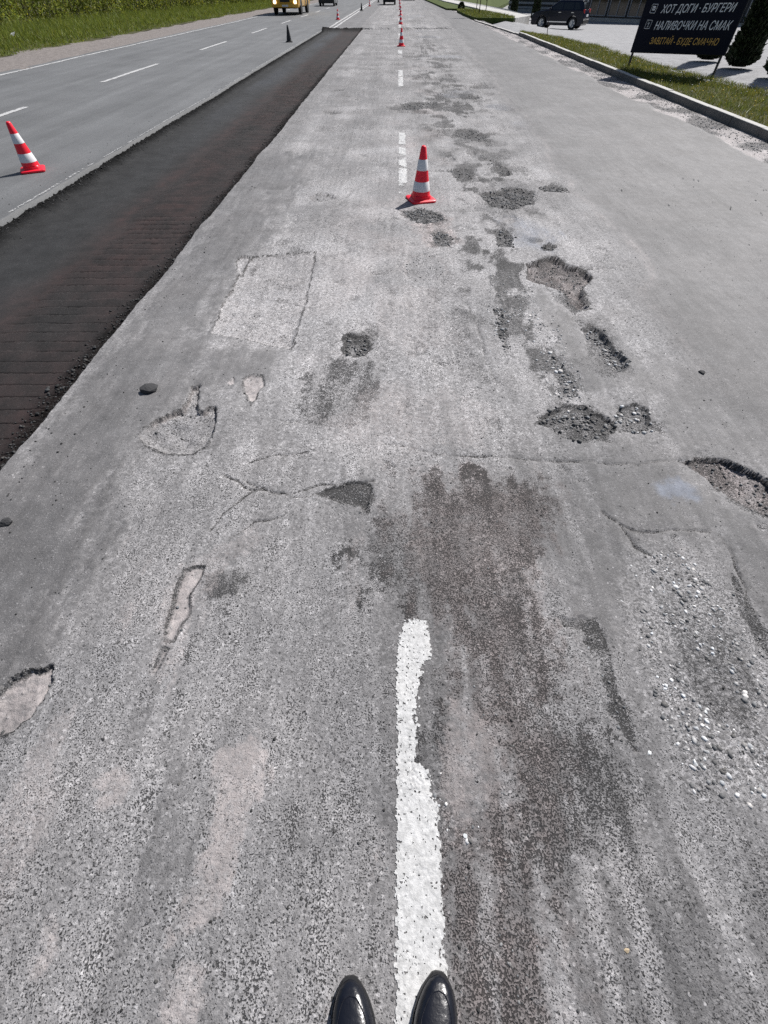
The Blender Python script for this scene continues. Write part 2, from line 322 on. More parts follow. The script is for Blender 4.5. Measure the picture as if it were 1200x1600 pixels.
        if typ == 'grey':
            m['coarse'][i] += ins * .7; m['dark'][i] += ins * .25; m['sand'][i] += rim * .55
        elif typ == 'sand':
            m['sand'][i] += ins * sstep(.0, .025, sd) * .95; m['dark'][i] += rim * .8 * (1 - sstep(.0, .03, sd))
        elif typ == 'dark':
            m['dark'][i] += ins * mot; m['coarse'][i] += ins * .75
        elif typ == 'red':
            m['dark'][i] += ins * mot * .75; m['brown'][i] += ins * 1.0; m['coarse'][i] += ins * .6
        elif typ == 'stone':
            m['dark'][i] += ins * .75; m['pebble'][i] += ins * .9; m['coarse'][i] += ins * .8
        elif typ == 'coarse':
            m['coarse'][i] += ins * 1.0; m['sand'][i] += ins * .30
    for fx, fy, ra, rb, an, d, k in FAR:
        i = np.nonzero((np.abs(x - fx) < .6) & (np.abs(y - fy) < .8))[0]
        if len(i) == 0:
            continue
        c, s = math.cos(an), math.sin(an)
        u = (x[i] - fx) * c + (y[i] - fy) * s; v = -(x[i] - fx) * s + (y[i] - fy) * c
        sd = (1 - np.sqrt((u / ra) ** 2 + (v / rb) ** 2)) * min(ra, rb) + wob[i] * .05 + rag[i] * .03 + wob2[i] * .13
        dd = d * sstep(0, 1, sd / np.maximum(.03, sp[i]))
        dep[i] = np.maximum(dep[i], dd)
        ins = sstep(-.01, .03, sd)
        m['dark'][i] = np.maximum(m['dark'][i], ins * (.30 + .35 * (k % 3) / 2)); m['smooth'][i] *= 1 - ins
    # shallow spalls where single stones and small flakes have come away
    sa = sstep(1.2, 2.6, y) * (1 - right) * sstep(-1.7, -1.0, x) * .5 + .35 * sstep(.2, 1.2, y)
    sv = fbm(x, y, .16, 4, 331, .6) + .35 * fbm(x, y, 1.1, 2, 337)
    spl = sstep(.34, .42, sv - .25 * (1 - sa) + .25 * (sa - .5) + .42 * prox) * (1 - m['smooth'] * .85 * (1 - prox)) * (1 - gut)
    dep = np.maximum(dep, .0055 * spl)
    m['dark'] = np.maximum(m['dark'], spl * (.38 + .3 * prox)); m['coarse'] = np.maximum(m['coarse'], spl * .7)
    h -= dep
    # rough floors, loose crumbs and exposed stones
    lod = np.clip(1.6 - sp / .007, 0, 1)
    near_i = np.nonzero(lod > 0)[0]
    if len(near_i):
        xi, yi = x[near_i], y[near_i]
        cs = np.clip(m['coarse'][near_i], 0, 1)
        pb = np.clip(m['pebble'][near_i], 0, 1)
        ho = m['hole'][near_i]
        dk = np.clip(m['dark'][near_i], 0, 1)
        w1, v1 = worley(xi, yi, .011, 201)
        w2, v2 = worley(xi, yi, .024, 207)
        h[near_i] += lod[near_i] * ((.0018 * cs + .0016 * dk + .0005) * (.6 - w1) * (.4 + v1)
                                    + .008 * pb * (.55 - w2) * v2
                                    + ho * (.006 * (.5 - w2) * v2 + .004 * fbm(xi, yi, .045, 3, 211)))
    cr = np.full(x.shape, 1e9)
    for k, pts in enumerate(CRACKS):
        i = near(x, y, pts, .12)
        if len(i) == 0:
            continue
        xi = x[i] + .014 * fbm(x[i], y[i], .08, 3, 301); yi = y[i] + .014 * fbm(x[i], y[i], .08, 3, 305)
        cr[i] = np.minimum(cr[i], line_d(xi, yi, pts))
    cw0 = .0042 + .0045 * np.clip(vnoise(x, y, .12, 311), -.4, 1)
    cw = np.maximum(cw0, sp * .95)
    ck = sstep(1, .15, cr / cw)
    h -= .011 * ck * np.clip(cw0 / cw * 1.3, 0, 1)
    m['dark'] = np.maximum(m['dark'], ck * np.clip(.25 + cw0 / cw, 0, 1)); m['smooth'] *= 1 - ck * .6
    h -= .004 * np.exp(-(cr / .03) ** 2) * (.5 + .5 * vnoise(x, y, .1, 313))
    m['hole'] = (1 - .75 * fresh) * (1 - .55 * sstep(6.5, 13, y)) * sstep(.35, 2.6, y + .5 * fbm(x, y * .5, .7, 3, 95) + .5 * rag)      # from here on: paleness, rising along the near road, lower in holes
    for c in CH:
        m[c] = np.clip(m[c], 0, 1)
    return h, m

def edge_right(y):      # ragged edges of the milled trench
    return -2.075 + .018 * fbm(y * 0 + 3, y, .9, 3, 401) + .010 * fbm(y * 0 + 5, y, .16, 3, 405)
def edge_left(y):
    return -4.34 + .03 * fbm(y * 0 + 7, y, 1.3, 3, 411) + .016 * fbm(y * 0 + 9, y, .2, 3, 415)

def grid_object(name, X, Y, Z, mat, attrs=None, kind='structure', label=None):
    """a sheet from 2-D arrays of coordinates"""
    nr, nc = X.shape
    me = bpy.data.meshes.new(name)
    me.vertices.add(nr * nc)
    me.vertices.foreach_set('co', np.stack([X, Y, Z], -1).astype(np.float32).ravel())
    idx = np.arange(nr * nc).reshape(nr, nc)
    q = np.stack([idx[:-1, :-1], idx[:-1, 1:], idx[1:, 1:], idx[1:, :-1]], -1).reshape(-1, 4)
    me.loops.add(q.size); me.polygons.add(len(q))
    me.loops.foreach_set('vertex_index', q.ravel().astype(np.int32))
    me.polygons.foreach_set('loop_start', np.arange(0, q.size, 4, dtype=np.int32))
    me.polygons.foreach_set('loop_total', np.full(len(q), 4, np.int32))
    me.update(calc_edges=True)
    me.polygons.foreach_set('use_smooth', np.ones(len(q), bool))
    for an, chans in (attrs or {}).items():
        a = me.color_attributes.new(an, 'FLOAT_COLOR', 'POINT')
        a.data.foreach_set('color', np.stack([c.ravel() for c in chans], -1).astype(np.float32).ravel())
    me.materials.append(mat)
    o = bpy.data.objects.new(name, me)
    C.objects.link(o)
    o['kind'] = kind
    if label:
        o['label'] = label
    return o

# ------------------------------------------------------------------ materials
class NT:
    def __init__(self, name):
        self.m = bpy.data.materials.new(name); self.m.use_nodes = True
        self.t = self.m.node_tree; self.t.nodes.clear()
        self.out = self.n('ShaderNodeOutputMaterial')
        self.b = self.n('ShaderNodeBsdfPrincipled')
        self.l(self.b.outputs[0], self.out.inputs[0])
    def n(self, t, **kw):
        nd = self.t.nodes.new(t)
        for k, v in kw.items():
            setattr(nd, k, v)
        return nd
    def l(self, a, b):
        self.t.links.new(a, b)
    def put(self, sock, v):
        if hasattr(v, 'is_output') or hasattr(v, 'links'):
            self.l(v, sock)
        else:
            if isinstance(v, (int, float)) and sock.type == 'RGBA':
                v = (v, v, v, 1)
            elif isinstance(v, tuple) and len(v) == 3 and sock.type == 'RGBA':
                v = v + (1,)
            sock.default_value = v
    def pos(self):
        if not hasattr(self, '_p'):
            self._p = self.n('ShaderNodeNewGeometry').outputs['Position']
        return self._p
    def opos(self):
        return self.n('ShaderNodeTexCoord').outputs['Object']
    def noise(self, scale, detail=2, rough=.5, vec=None, dist=0):
        nd = self.n('ShaderNodeTexNoise'); nd.inputs['Scale'].default_value = scale
        nd.inputs['Detail'].default_value = detail; nd.inputs['Roughness'].default_value = rough
        nd.inputs['Distortion'].default_value = dist
        self.l(vec or self.pos(), nd.inputs['Vector'])
        return nd.outputs[0]
    def voro(self, scale, vec=None, feature='F1', dims='3D'):
        nd = self.n('ShaderNodeTexVoronoi', feature=feature, voronoi_dimensions=dims); nd.inputs['Scale'].default_value = scale
        self.l(vec or self.pos(), nd.inputs['Vector'])
        return nd
    def ramp(self, fac, stops, interp='LINEAR'):
        nd = self.n('ShaderNodeValToRGB'); cr = nd.color_ramp; cr.interpolation = interp
        while len(cr.elements) < len(stops):
            cr.elements.new(.5)
        for e, (p, c) in zip(cr.elements, stops):
            e.position = p; e.color = (c, c, c, 1) if isinstance(c, (int, float)) else tuple(c) + (1,)
        self.put(nd.inputs[0], fac)
        return nd.outputs[0]
    def mix(self, f, a, b, mode='MIX'):
        nd = self.n('ShaderNodeMix', data_type='RGBA', blend_type=mode); nd.clamp_factor = True
        self.put(nd.inputs[0], f); self.put(nd.inputs[6], a); self.put(nd.inputs[7], b)
        return nd.outputs[2]
    def math(self, op, a, b=0, clamp=False):
        nd = self.n('ShaderNodeMath', operation=op, use_clamp=clamp)
        self.put(nd.inputs[0], a); self.put(nd.inputs[1], b)
        return nd.outputs[0]
    def attr(self, name):
        nd = self.n('ShaderNodeAttribute', attribute_name=name)
        sp = self.n('ShaderNodeSeparateColor'); self.l(nd.outputs['Color'], sp.inputs[0])
        return [sp.outputs[0], sp.outputs[1], sp.outputs[2], nd.outputs['Alpha']]
    def sep(self, v):
        nd = self.n('ShaderNodeSeparateXYZ'); self.l(v, nd.inputs[0]); return nd.outputs
    def comb(self, x, y, z):
        nd = self.n('ShaderNodeCombineXYZ')
        for i, v in enumerate((x, y, z)):
            self.put(nd.inputs[i], v)
        return nd.outputs[0]
    def bump(self, h, strength=.5, dist=.003):
        nd = self.n('ShaderNodeBump'); nd.inputs['Strength'].default_value = strength; nd.inputs['Distance'].default_value = dist
        self.l(h, nd.inputs['Height']); self.l(nd.outputs[0], self.b.inputs['Normal'])
        return nd
    def set(self, **kw):
        for k, v in kw.items():
            self.put(self.b.inputs[k.replace('_', ' ')], v)
        return self.m

def plain(name, col, rough=.6, metal=0, var=.12, vscale=30, spec=.5, bump=0, bscale=60, coat=0):
    t = NT(name)
    nz = t.noise(vscale, 4, .6, t.opos())
    c = t.mix(nz, tuple(x * (1 - var) for x in col), tuple(min(1, x * (1 + var)) for x in col))
    t.set(Base_Color=c, Metallic=metal)
    t.put(t.b.inputs['Roughness'], t.ramp(nz, [(0, max(0, rough - .08)), (1, min(1, rough + .08))]))
    t.b.inputs['Specular IOR Level'].default_value = spec
    t.b.inputs['Coat Weight'].default_value = coat
    if bump:
        t.bump(t.noise(bscale, 3, .6, t.opos()), bump, .005)
    return t.m

def asphalt_material():
    t = NT('weathered_asphalt')
    coarse, dark, sand, smooth = t.attr('wear')
    brown, pebble, wet, hole = t.attr('cover')  # hole carries the paleness set at the end of road_field
    dith = t.math('SUBTRACT', t.math('MULTIPLY', t.noise(85, 3, .6), 1.25), .625)
    dith2 = t.math('SUBTRACT', t.math('MULTIPLY', t.noise(55, 4, .65), 1.25), .625)
    grain = lambda m, d: t.math('ADD', t.math('MULTIPLY', t.math('SUBTRACT', t.math('ADD', t.math('MULTIPLY', m, 1.12), d), .5), 1.45), .42, clamp=True)
    dark = t.math('MULTIPLY', grain(dark, dith), .9); sand = t.math('MULTIPLY', grain(sand, dith2), .88)
    vf = t.voro(250); rf = t.sep(vf.outputs['Color'])[0]
    vc = t.voro(125); cc = t.sep(vc.outputs['Color']); rc = cc[0]
    warp = t.comb(t.noise(60, 2), t.noise(61, 2), 0)
    spk = t.noise(200, 0.7, .5); spk2 = t.noise(360, 1.0, .5)
    big = t.noise(1.1, 5, .6); med = t.noise(8, 5, .62); fine = t.noise(620, 2, .6)
    # pits and open binder between the stones: how much of the surface they take depends on the wear
    cov = t.math('ADD', .30, t.math('MULTIPLY', coarse, .105))
    cov = t.math('ADD', cov, t.math('MULTIPLY', dark, .185))
    cov = t.math('SUBTRACT', cov, t.math('MULTIPLY', smooth, .08))
    cov = t.math('SUBTRACT', cov, t.math('MULTIPLY', sand, .06))
    cov = t.math('ADD', cov, t.math('MULTIPLY', t.math('SUBTRACT', med, .5), .30))
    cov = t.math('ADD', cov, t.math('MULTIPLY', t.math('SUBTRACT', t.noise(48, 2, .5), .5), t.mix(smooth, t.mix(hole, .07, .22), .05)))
    sp = t.math('ADD', t.math('MULTIPLY', spk, .72), t.math('MULTIPLY', spk2, .28))
    solid = t.math('MULTIPLY', t.math('ADD', t.math('SUBTRACT', sp, cov), .035), 12.0, clamp=True)
    # stones: grey, varying one by one, paler where worn
    base = t.mix(coarse, .20, .36)
    base = t.mix(smooth, base, .148)
    base = t.mix(t.math('MULTIPLY', dark, .8), base, .18)
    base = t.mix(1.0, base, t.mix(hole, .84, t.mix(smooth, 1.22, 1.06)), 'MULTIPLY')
    var = t.ramp(rc, [(0, .72), (.5, .97), (.85, 1.12), (.96, 1.3), (1, 1.6)])
    var = t.mix(smooth, var, t.ramp(rf, [(0, .82), (.5, 1.0), (.93, 1.06), (.97, 1.75), (1, 1.9)]))
    stone = t.mix(1.0, base, var, 'MULTIPLY')
    stone = t.mix(.5, stone, t.mix(1.0, stone, t.ramp(fine, [(.3, .70), (.7, 1.30)]), 'MULTIPLY'))
    pitc = t.mix(dark, t.mix(smooth, .052, .075), .032)
    col = t.mix(solid, pitc, stone)
    vb = t.voro(64); cb = t.sep(vb.outputs['Color'])
    big_st = t.math('MULTIPLY', t.math('MULTIPLY', t.math('SUBTRACT', .36, vb.outputs['Distance']), 9.0, clamp=True), t.math('MULTIPLY', t.math('SUBTRACT', cb[0], t.mix(smooth, .80, .95)), 12.0, clamp=True))
    col = t.mix(t.math('MULTIPLY', big_st, .85), col, t.ramp(cb[1], [(0, .05), (.35, .12), (.6, .26), (1, .44)]))
    peb = t.ramp(rc, [(0, .06), (.3, .13), (.6, .30), (1, .5)])
    col = t.mix(t.math('MULTIPLY', pebble, .45), col, peb)
    # red-brown mill dust and pale sand
    bm = t.math('MULTIPLY', brown, t.ramp(med, [(.3, .35), (.7, .95)]))
    col = t.mix(bm, col, t.mix(1.0, col, (1.10, .97, .93), 'MULTIPLY'))
    sc = t.mix(t.noise(170, 3, .6), (.25, .23, .222), (.52, .485, .47))
    sm = t.math('MULTIPLY', sand, t.ramp(t.noise(34, 5, .7), [(.34, .25), (.56, 1)]))
    col = t.mix(t.math('MULTIPLY', sm, .92), col, sc)
    col = t.mix(t.math('MULTIPLY', wet, .6), col, (.22, .255, .315))
    # broad blotches
    col = t.mix(1.0, col, t.ramp(big, [(.30, .82), (.5, 1.0), (.70, 1.20)]), 'MULTIPLY')
    col = t.mix(1.0, col, t.ramp(med, [(.28, .80), (.72, 1.18)]), 'MULTIPLY')
    mot = t.ramp(t.noise(42, 3, .65), [(.30, .66), (.5, 1.0), (.70, 1.28)])
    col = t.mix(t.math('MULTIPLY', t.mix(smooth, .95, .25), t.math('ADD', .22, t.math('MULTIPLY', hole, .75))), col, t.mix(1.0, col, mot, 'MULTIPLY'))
    xs = t.sep(t.pos())
    trk = t.noise(1.0, 4, .6, t.comb(t.math('MULTIPLY', xs[0], 3.0), t.math('MULTIPLY', xs[1], .13), 0))
    col = t.mix(1.0, col, t.ramp(trk, [(.3, .86), (.7, 1.13)]), 'MULTIPLY')
    fst = t.noise(1.0, 3, .6, t.comb(t.math('MULTIPLY', xs[0], 22.0), t.math('MULTIPLY', xs[1], 1.6), 0))
    col = t.mix(1.0, col, t.ramp(fst, [(.3, .88), (.7, 1.12)]), 'MULTIPLY')
    col = t.mix(1.0, col, t.mix(t.noise(2.3, 3, .5), (1.0, .992, 1.01), (1.03, .99, .985)), 'MULTIPLY')
    t.set(Base_Color=col)
    t.put(t.b.inputs['Roughness'], t.mix(t.math('MULTIPLY', smooth, .7), .80, .66))
    t.b.inputs['Specular IOR Level'].default_value = .45
    hh = t.math('ADD', t.math('MULTIPLY', solid, t.mix(smooth, .75, .35)), t.math('MULTIPLY', fine, .22))
    hh = t.math('ADD', hh, t.math('MULTIPLY', vf.outputs['Distance'], -.25))
    hh = t.math('ADD', hh, t.math('MULTIPLY', t.math('MULTIPLY', cc[1], solid), t.mix(smooth, .35, .12)))
    hh = t.math('ADD', hh, t.math('MULTIPLY', big_st, .35))
    t.bump(hh, .9, .0055)
    return t.m

def trench_material():
    t = NT('milled_asphalt')
    debris, groove, red, sheen = t.attr('wear')
    vf = t.voro(190); rf = t.sep(vf.outputs['Color'])[0]
    fine = t.noise(420, 2, .6); med = t.noise(5, 5, .65)
    col = t.ramp(rf, [(0, .026), (.6, .048), (.92, .075), (.97, .14), (1, .22)])
    col = t.mix(.5, col, t.ramp(fine, [(.3, .03), (.7, .082)]))
    col = t.mix(t.math('MULTIPLY', red, t.ramp(med, [(.3, .3), (.65, 1)])), col, t.mix(fine, (.045, .027, .026), (.125, .080, .075)))
    col = t.mix(t.math('MULTIPLY', sheen, .75), col, t.mix(fine, (.055, .058, .065), (.12, .125, .14)))  # bluish sheen of the sky put into the floor colour
    col = t.mix(t.math('MULTIPLY', debris, .8), col, t.ramp(rf, [(0, .006), (.6, .015), (.92, .04), (1, .10)]))
    col = t.mix(groove, col, (.008, .007, .007))
    col = t.mix(1.0, col, t.ramp(med, [(.25, .30), (.75, .68)]), 'MULTIPLY')
    t.set(Base_Color=col)
    t.put(t.b.inputs['Roughness'], t.mix(sheen, .92, .6))
    t.put(t.b.inputs['Specular IOR Level'], t.math('SUBTRACT', .32, t.math('MULTIPLY', debris, .30)))
    t.bump(t.math('ADD', t.math('MULTIPLY', vf.outputs['Distance'], -.5), fine), .6, .006)
    return t.m

def left_asphalt_material():
    t = NT('grey_asphalt')
    vf = t.voro(150); rf = t.sep(vf.outputs['Color'])[0]
    fine = t.noise(350, 2, .6)
    xs = t.sep(t.pos())
    streak = t.noise(1.0, 4, .6, t.comb(t.math('MULTIPLY', xs[0], 2.2), t.math('MULTIPLY', xs[1], .12), 0))
    big = t.noise(.8, 5, .6)
    col = t.ramp(rf, [(0, .11), (.5, .145), (.9, .18), (1, .30)])
    col = t.mix(.4, col, t.ramp(fine, [(.3, .10), (.7, .19)]))
    col = t.mix(1.0, col, t.ramp(streak, [(.3, .82), (.7, 1.15)]), 'MULTIPLY')
    col = t.mix(1.0, col, t.ramp(big, [(.3, .88), (.7, 1.10)]), 'MULTIPLY')
    col = t.mix(1.0, col, (.98, 1.0, 1.02), 'MULTIPLY')
    t.set(Base_Color=col, Roughness=.72)
    t.b.inputs['Specular IOR Level'].default_value = .4
    t.bump(t.math('ADD', t.math('MULTIPLY', vf.outputs['Distance'], -.5), fine), .4, .005)
    return t.m

def dirt_material(name, c1, c2, scale=6):
    t = NT(name)
    n1 = t.noise(scale, 6, .65); n2 = t.noise(70, 3, .6)
    c = t.mix(t.ramp(n1, [(.35, 0), (.65, 1)]), c1, c2)
    c = t.mix(.5, c, t.mix(1.0, c, t.ramp(n2, [(.3, .55), (.7, 1.5)]), 'MULTIPLY'))
    t.set(Base_Color=c, Roughness=.92)
    t.b.inputs['Specular IOR Level'].default_value = .15
    t.bump(t.math('ADD', n2, n1), .6, .02)
    return t.m

def paint_material():
    t = NT('road_paint')
    n = t.noise(60, 4, .65); n2 = t.noise(7, 3, .6)
    c = t.mix(t.ramp(n, [(.35, 0), (.7, 1)]), (.42, .42, .415), (.66, .66, .655))
    c = t.mix(t.ramp(n2, [(.45, 0), (.75, .35)]), c, (.5, .49, .47))
    t.set(Base_Color=c, Roughness=.6)
    t.bump(t.noise(260, 3, .6), .5, .003)
    return t.m

M = {}
M['asphalt'] = asphalt_material()
M['trench'] = trench_material()
M['left'] = left_asphalt_material()
M['paint'] = paint_material()
M['dirt'] = dirt_material('roadside_dirt', (.17, .152, .142), (.27, .245, .232))
M['soil'] = dirt_material('verge_soil', (.055, .06, .025), (.09, .085, .045))
M['meadow'] = dirt_material('meadow_ground', (.05, .075, .018), (.085, .105, .03), 1.5)
M['paving'] = dirt_material('concrete_paving', (.26, .26, .265), (.37, .37, .375), 2.5)

# ------------------------------------------------------------------ the ground and the roads
def cam_rows(v0, v1, step):
    """distances along the road whose spacing grows with distance from where one stands"""
    v = np.arange(v0, v1, -step)
    p = R(52.077); t = (800 - v) / 642
    return 1.6 * (math.cos(p) + t * math.sin(p)) / (math.sin(p) - t * math.cos(p))

def row_spacing(Y):
    d = np.gradient(Y)
    return d

# old carriageway
Yr = cam_rows(1790, -14, 1.75)
Yr = np.concatenate([Yr, [260, 330, 420, 600]])
NC = 670; NM = 16
lo = edge_right(Yr)
lo = np.where(Yr > 37.3, -2.3, lo)
hi = np.full_like(Yr, 6.22)
half = 1.10 * (.6 * Yr + 1.25) + .12
fl = np.maximum(lo + .03, -half); fh = np.minimum(hi - .03, half)
cols = []
s = np.linspace(0, 1, NM + 1)[:-1]
cols.append(lo[:, None] + (fl - lo)[:, None] * s[None])
s2 = np.linspace(0, 1, NC)
cols.append(fl[:, None] + (fh - fl)[:, None] * s2[None])
cols.append(fh[:, None] + (hi - fh)[:, None] * np.linspace(0, 1, NM + 1)[None, 1:])
X = np.concatenate(cols, 1); Y = np.repeat(Yr[:, None], X.shape[1], 1)
# keep the rows from reading as a comb: jitter inner points by a fraction of the spacing
sx = np.gradient(X, axis=1); sy = np.gradient(Y, axis=0)
jx = rng.uniform(-.3, .3, X.shape) * sx; jy = rng.uniform(-.3, .3, X.shape) * sy
jx[:, 0] = jx[:, -1] = 0; jy[0] = jy[-1] = 0; jy[:, 0] = 0; jy[:, -1] = 0
X = X + jx; Y = Y + jy
SP = np.maximum(np.abs(sx), np.abs(sy))
Z, MK = road_field(X.ravel(), Y.ravel(), SP.ravel())
Z = Z.reshape(X.shape)
fade = sstep(200, 60, Y); Z *= fade
sk = lambda a: np.concatenate([a[:, :1], a], 1)      # broken face along the trench
X2 = sk(X); Y2 = sk(Y); Z2 = sk(Z); Z2[:, 0] = -.13; X2[:, 0] += .012
W = {c: sk(MK[c].reshape(X.shape)) for c in CH}
W['dark'][:, 0] = 1; W['dark'][:, 1] = .5
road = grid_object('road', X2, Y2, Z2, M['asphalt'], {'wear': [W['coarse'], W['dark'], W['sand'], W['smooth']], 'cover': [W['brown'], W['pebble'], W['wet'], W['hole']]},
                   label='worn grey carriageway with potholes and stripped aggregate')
del W, MK, X2, Y2, Z2

# milled trench
Yt = np.concatenate([cam_rows(900, 330, 1.3), cam_rows(330, 43, .5)])
Yt = Yt[Yt < 37.6]
NT_ = 150
lo = edge_left(Yt) - .03; hi = edge_right(Yt) + .03
X = lo[:, None] + (hi - lo)[:, None] * np.linspace(0, 1, NT_)[None]; Y = np.repeat(Yt[:, None], NT_, 1)
sy = np.gradient(Y, axis=0); sx = np.gradient(X, axis=1)
X = X + rng.uniform(-.3, .3, X.shape) * sx; Y = Y + rng.uniform(-.3, .3, X.shape) * sy
def trench_field(x, y, sp):
    er = edge_right(y) - x; el = x - edge_left(y)
    z = -.072 + .006 * fbm(x, y, .9, 3, 501) + .002 * fbm(x, y, .12, 3, 505)
    rw = .19 + .07 * fbm(x, y, .35, 3, 509)
    lw = .24 + .10 * fbm(x, y, .4, 3, 513)
    dr = sstep(1.25, .3, er / rw); dl = sstep(1.2, .2, el / lw)
    lump = .5 + .5 * fbm(x, y, .05, 3, 517)
    w, v = worley(x, y, .03, 521)
    st = (.55 - w) * v
    lod = np.clip(1.8 - sp / .018, 0, 1)
    z += dr * (.012 + .024 * lump + .024 * st * lod) + dl * (.018 + .03 * lump + .026 * st * lod)
    # cutter marks across the floor
    band = sstep(1.05, .75, er + .12 * fbm(x, y, .8, 3, 525)) * sstep(.08, .18, er)
    band *= sstep(24, 15, y)
    ph = (y + .035 * (er - .5) + .012 * fbm(x, y, .5, 2, 529)) / .137
    f = np.abs(ph - np.round(ph)) * .137
    gate = sstep(-.8, -.4, vnoise(x, np.round(ph) * 3.7, .35, 533))
    gw = np.maximum(.013, sp * .8)
    gr = sstep(1, .3, f / gw) * band * gate
    z += -.024 * gr + .020 * band * (ph - np.floor(ph))
    red = np.exp(-((er - 1.06 - .12 * fbm(x, y, 1.2, 2, 537)) / .15) ** 2) * (.5 + .5 * sstep(-.3, .4, fbm(x, y, .5, 3, 541)))
    red = np.maximum(red * .9, .35 * dr); red = np.maximum(red, (.62 + .6 * np.clip(fbm(x, y * .4, .45, 4, 545), -.7, .6)) * sstep(1.45, .9, er + .15 * fbm(x, y, .6, 2, 547)))
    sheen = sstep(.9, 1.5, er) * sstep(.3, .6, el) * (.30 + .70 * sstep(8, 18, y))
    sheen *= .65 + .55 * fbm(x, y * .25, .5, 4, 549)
    # heap of spoil where the cut ends
    end = np.exp(-((y - 36.7 + .3 * fbm(x, x * 0, .6, 2, 551)) / .55) ** 2)
    z += end * (.06 + .13 * (.5 + .5 * fbm(x, y, .5, 3, 553)))
    deb = np.clip(np.maximum(np.maximum(dr, dl), end), 0, 1)
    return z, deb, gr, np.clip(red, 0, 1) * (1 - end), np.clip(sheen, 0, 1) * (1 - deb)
sp = np.maximum(np.abs(sx), np.abs(sy)).ravel()
z, deb, gr, red, sheen = trench_field(X.ravel(), Y.ravel(), sp)
S = X.shape
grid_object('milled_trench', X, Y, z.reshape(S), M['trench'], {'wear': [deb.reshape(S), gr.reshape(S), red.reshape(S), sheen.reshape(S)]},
            label='long dark milled trench cut into the carriageway')

# opposite carriageway
def left_z(X, Y):
    return (.008 * fbm(X, Y, 2.2, 2, 565) + .002 * fbm(X, Y, .3, 2, 569)) * sstep(100, 40, Y)
Yl = np.concatenate([cam_rows(760, -12, 4.0), [240, 330, 420, 600]])
lo = np.full_like(Yl, -11.75) + .12 * fbm(Yl * 0, Yl, .7, 3, 561); hi = edge_left(Yl); hi = np.where(Yl > 37.3, -4.3, hi)
u = np.linspace(0, 1, 160) ** .75
X = lo[:, None] + (hi - lo)[:, None] * u[None]; Y = np.repeat(Yl[:, None], 160, 1)
Z = left_z(X, Y)
def sk2(a): return np.concatenate([a, a[:, -1:]], 1)
X = sk2(X); Y = sk2(Y); Z = sk2(Z); Z[:, -1] = -.13; X[:, -1] -= .012
grid_object('opposite_road', X, Y, Z, M['left'], label='grey asphalt carriageway of the oncoming lanes')
# strip of road beyond the end of the trench
Yf = np.concatenate([np.linspace(37.2, 80, 60), [100, 130, 180, 260, 420, 600]])
X = np.repeat(np.linspace(-4.31, -2.29, 24)[None], len(Yf), 0); Y = np.repeat(Yf[:, None], 24, 1)
Z = .006 * fbm(X, Y, 2.2, 2, 573) - .002
Z[0] = -.13
zero = np.zeros_like(X)
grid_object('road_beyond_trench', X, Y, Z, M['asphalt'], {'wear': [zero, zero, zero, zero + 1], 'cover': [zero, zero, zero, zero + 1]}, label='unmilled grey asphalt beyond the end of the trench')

def flat_grid(name, x0, x1, y0, y1, nx, ny, zf, mat, label=None):
    X, Y = np.meshgrid(np.linspace(x0, x1, nx), np.linspace(y0, y1, ny))
    return grid_object(name, X, Y, zf(X, Y), mat, label=label)

def z_lot(x, y):
    return .06 - .02 * np.clip(y - 20, 0, 45) * sstep(6.6, 13.1, x)
flat_grid('ground', -900, 900, -300, 1500, 30, 30, lambda x, y: x * 0 - 1.2, M['meadow'], label='meadow ground reaching the horizon')
flat_grid('dirt_shoulder', -14.9, -11.5, 0, 300, 40, 500, lambda x, y: -.012 + .02 * fbm(x, y, .6, 3, 581) - .01 * (x < -13), M['dirt'], label='pinkish dirt shoulder beside the oncoming lanes')
flat_grid('grass_verge', -60, -14.3, 0, 300, 70, 150, lambda x, y: -.02 + .05 * fbm(x, y, 1.8, 3, 585) + .10 * sstep(-14.5, -16, x), M['soil'], label='grassy verge soil along the left road edge')
flat_grid('forecourt', 6.3, 90, -5, 220, 60, 110, lambda x, y: z_lot(x, y) - .035 - .3 * (x < 6.4), M['paving'], label='pale concrete forecourt on the right')
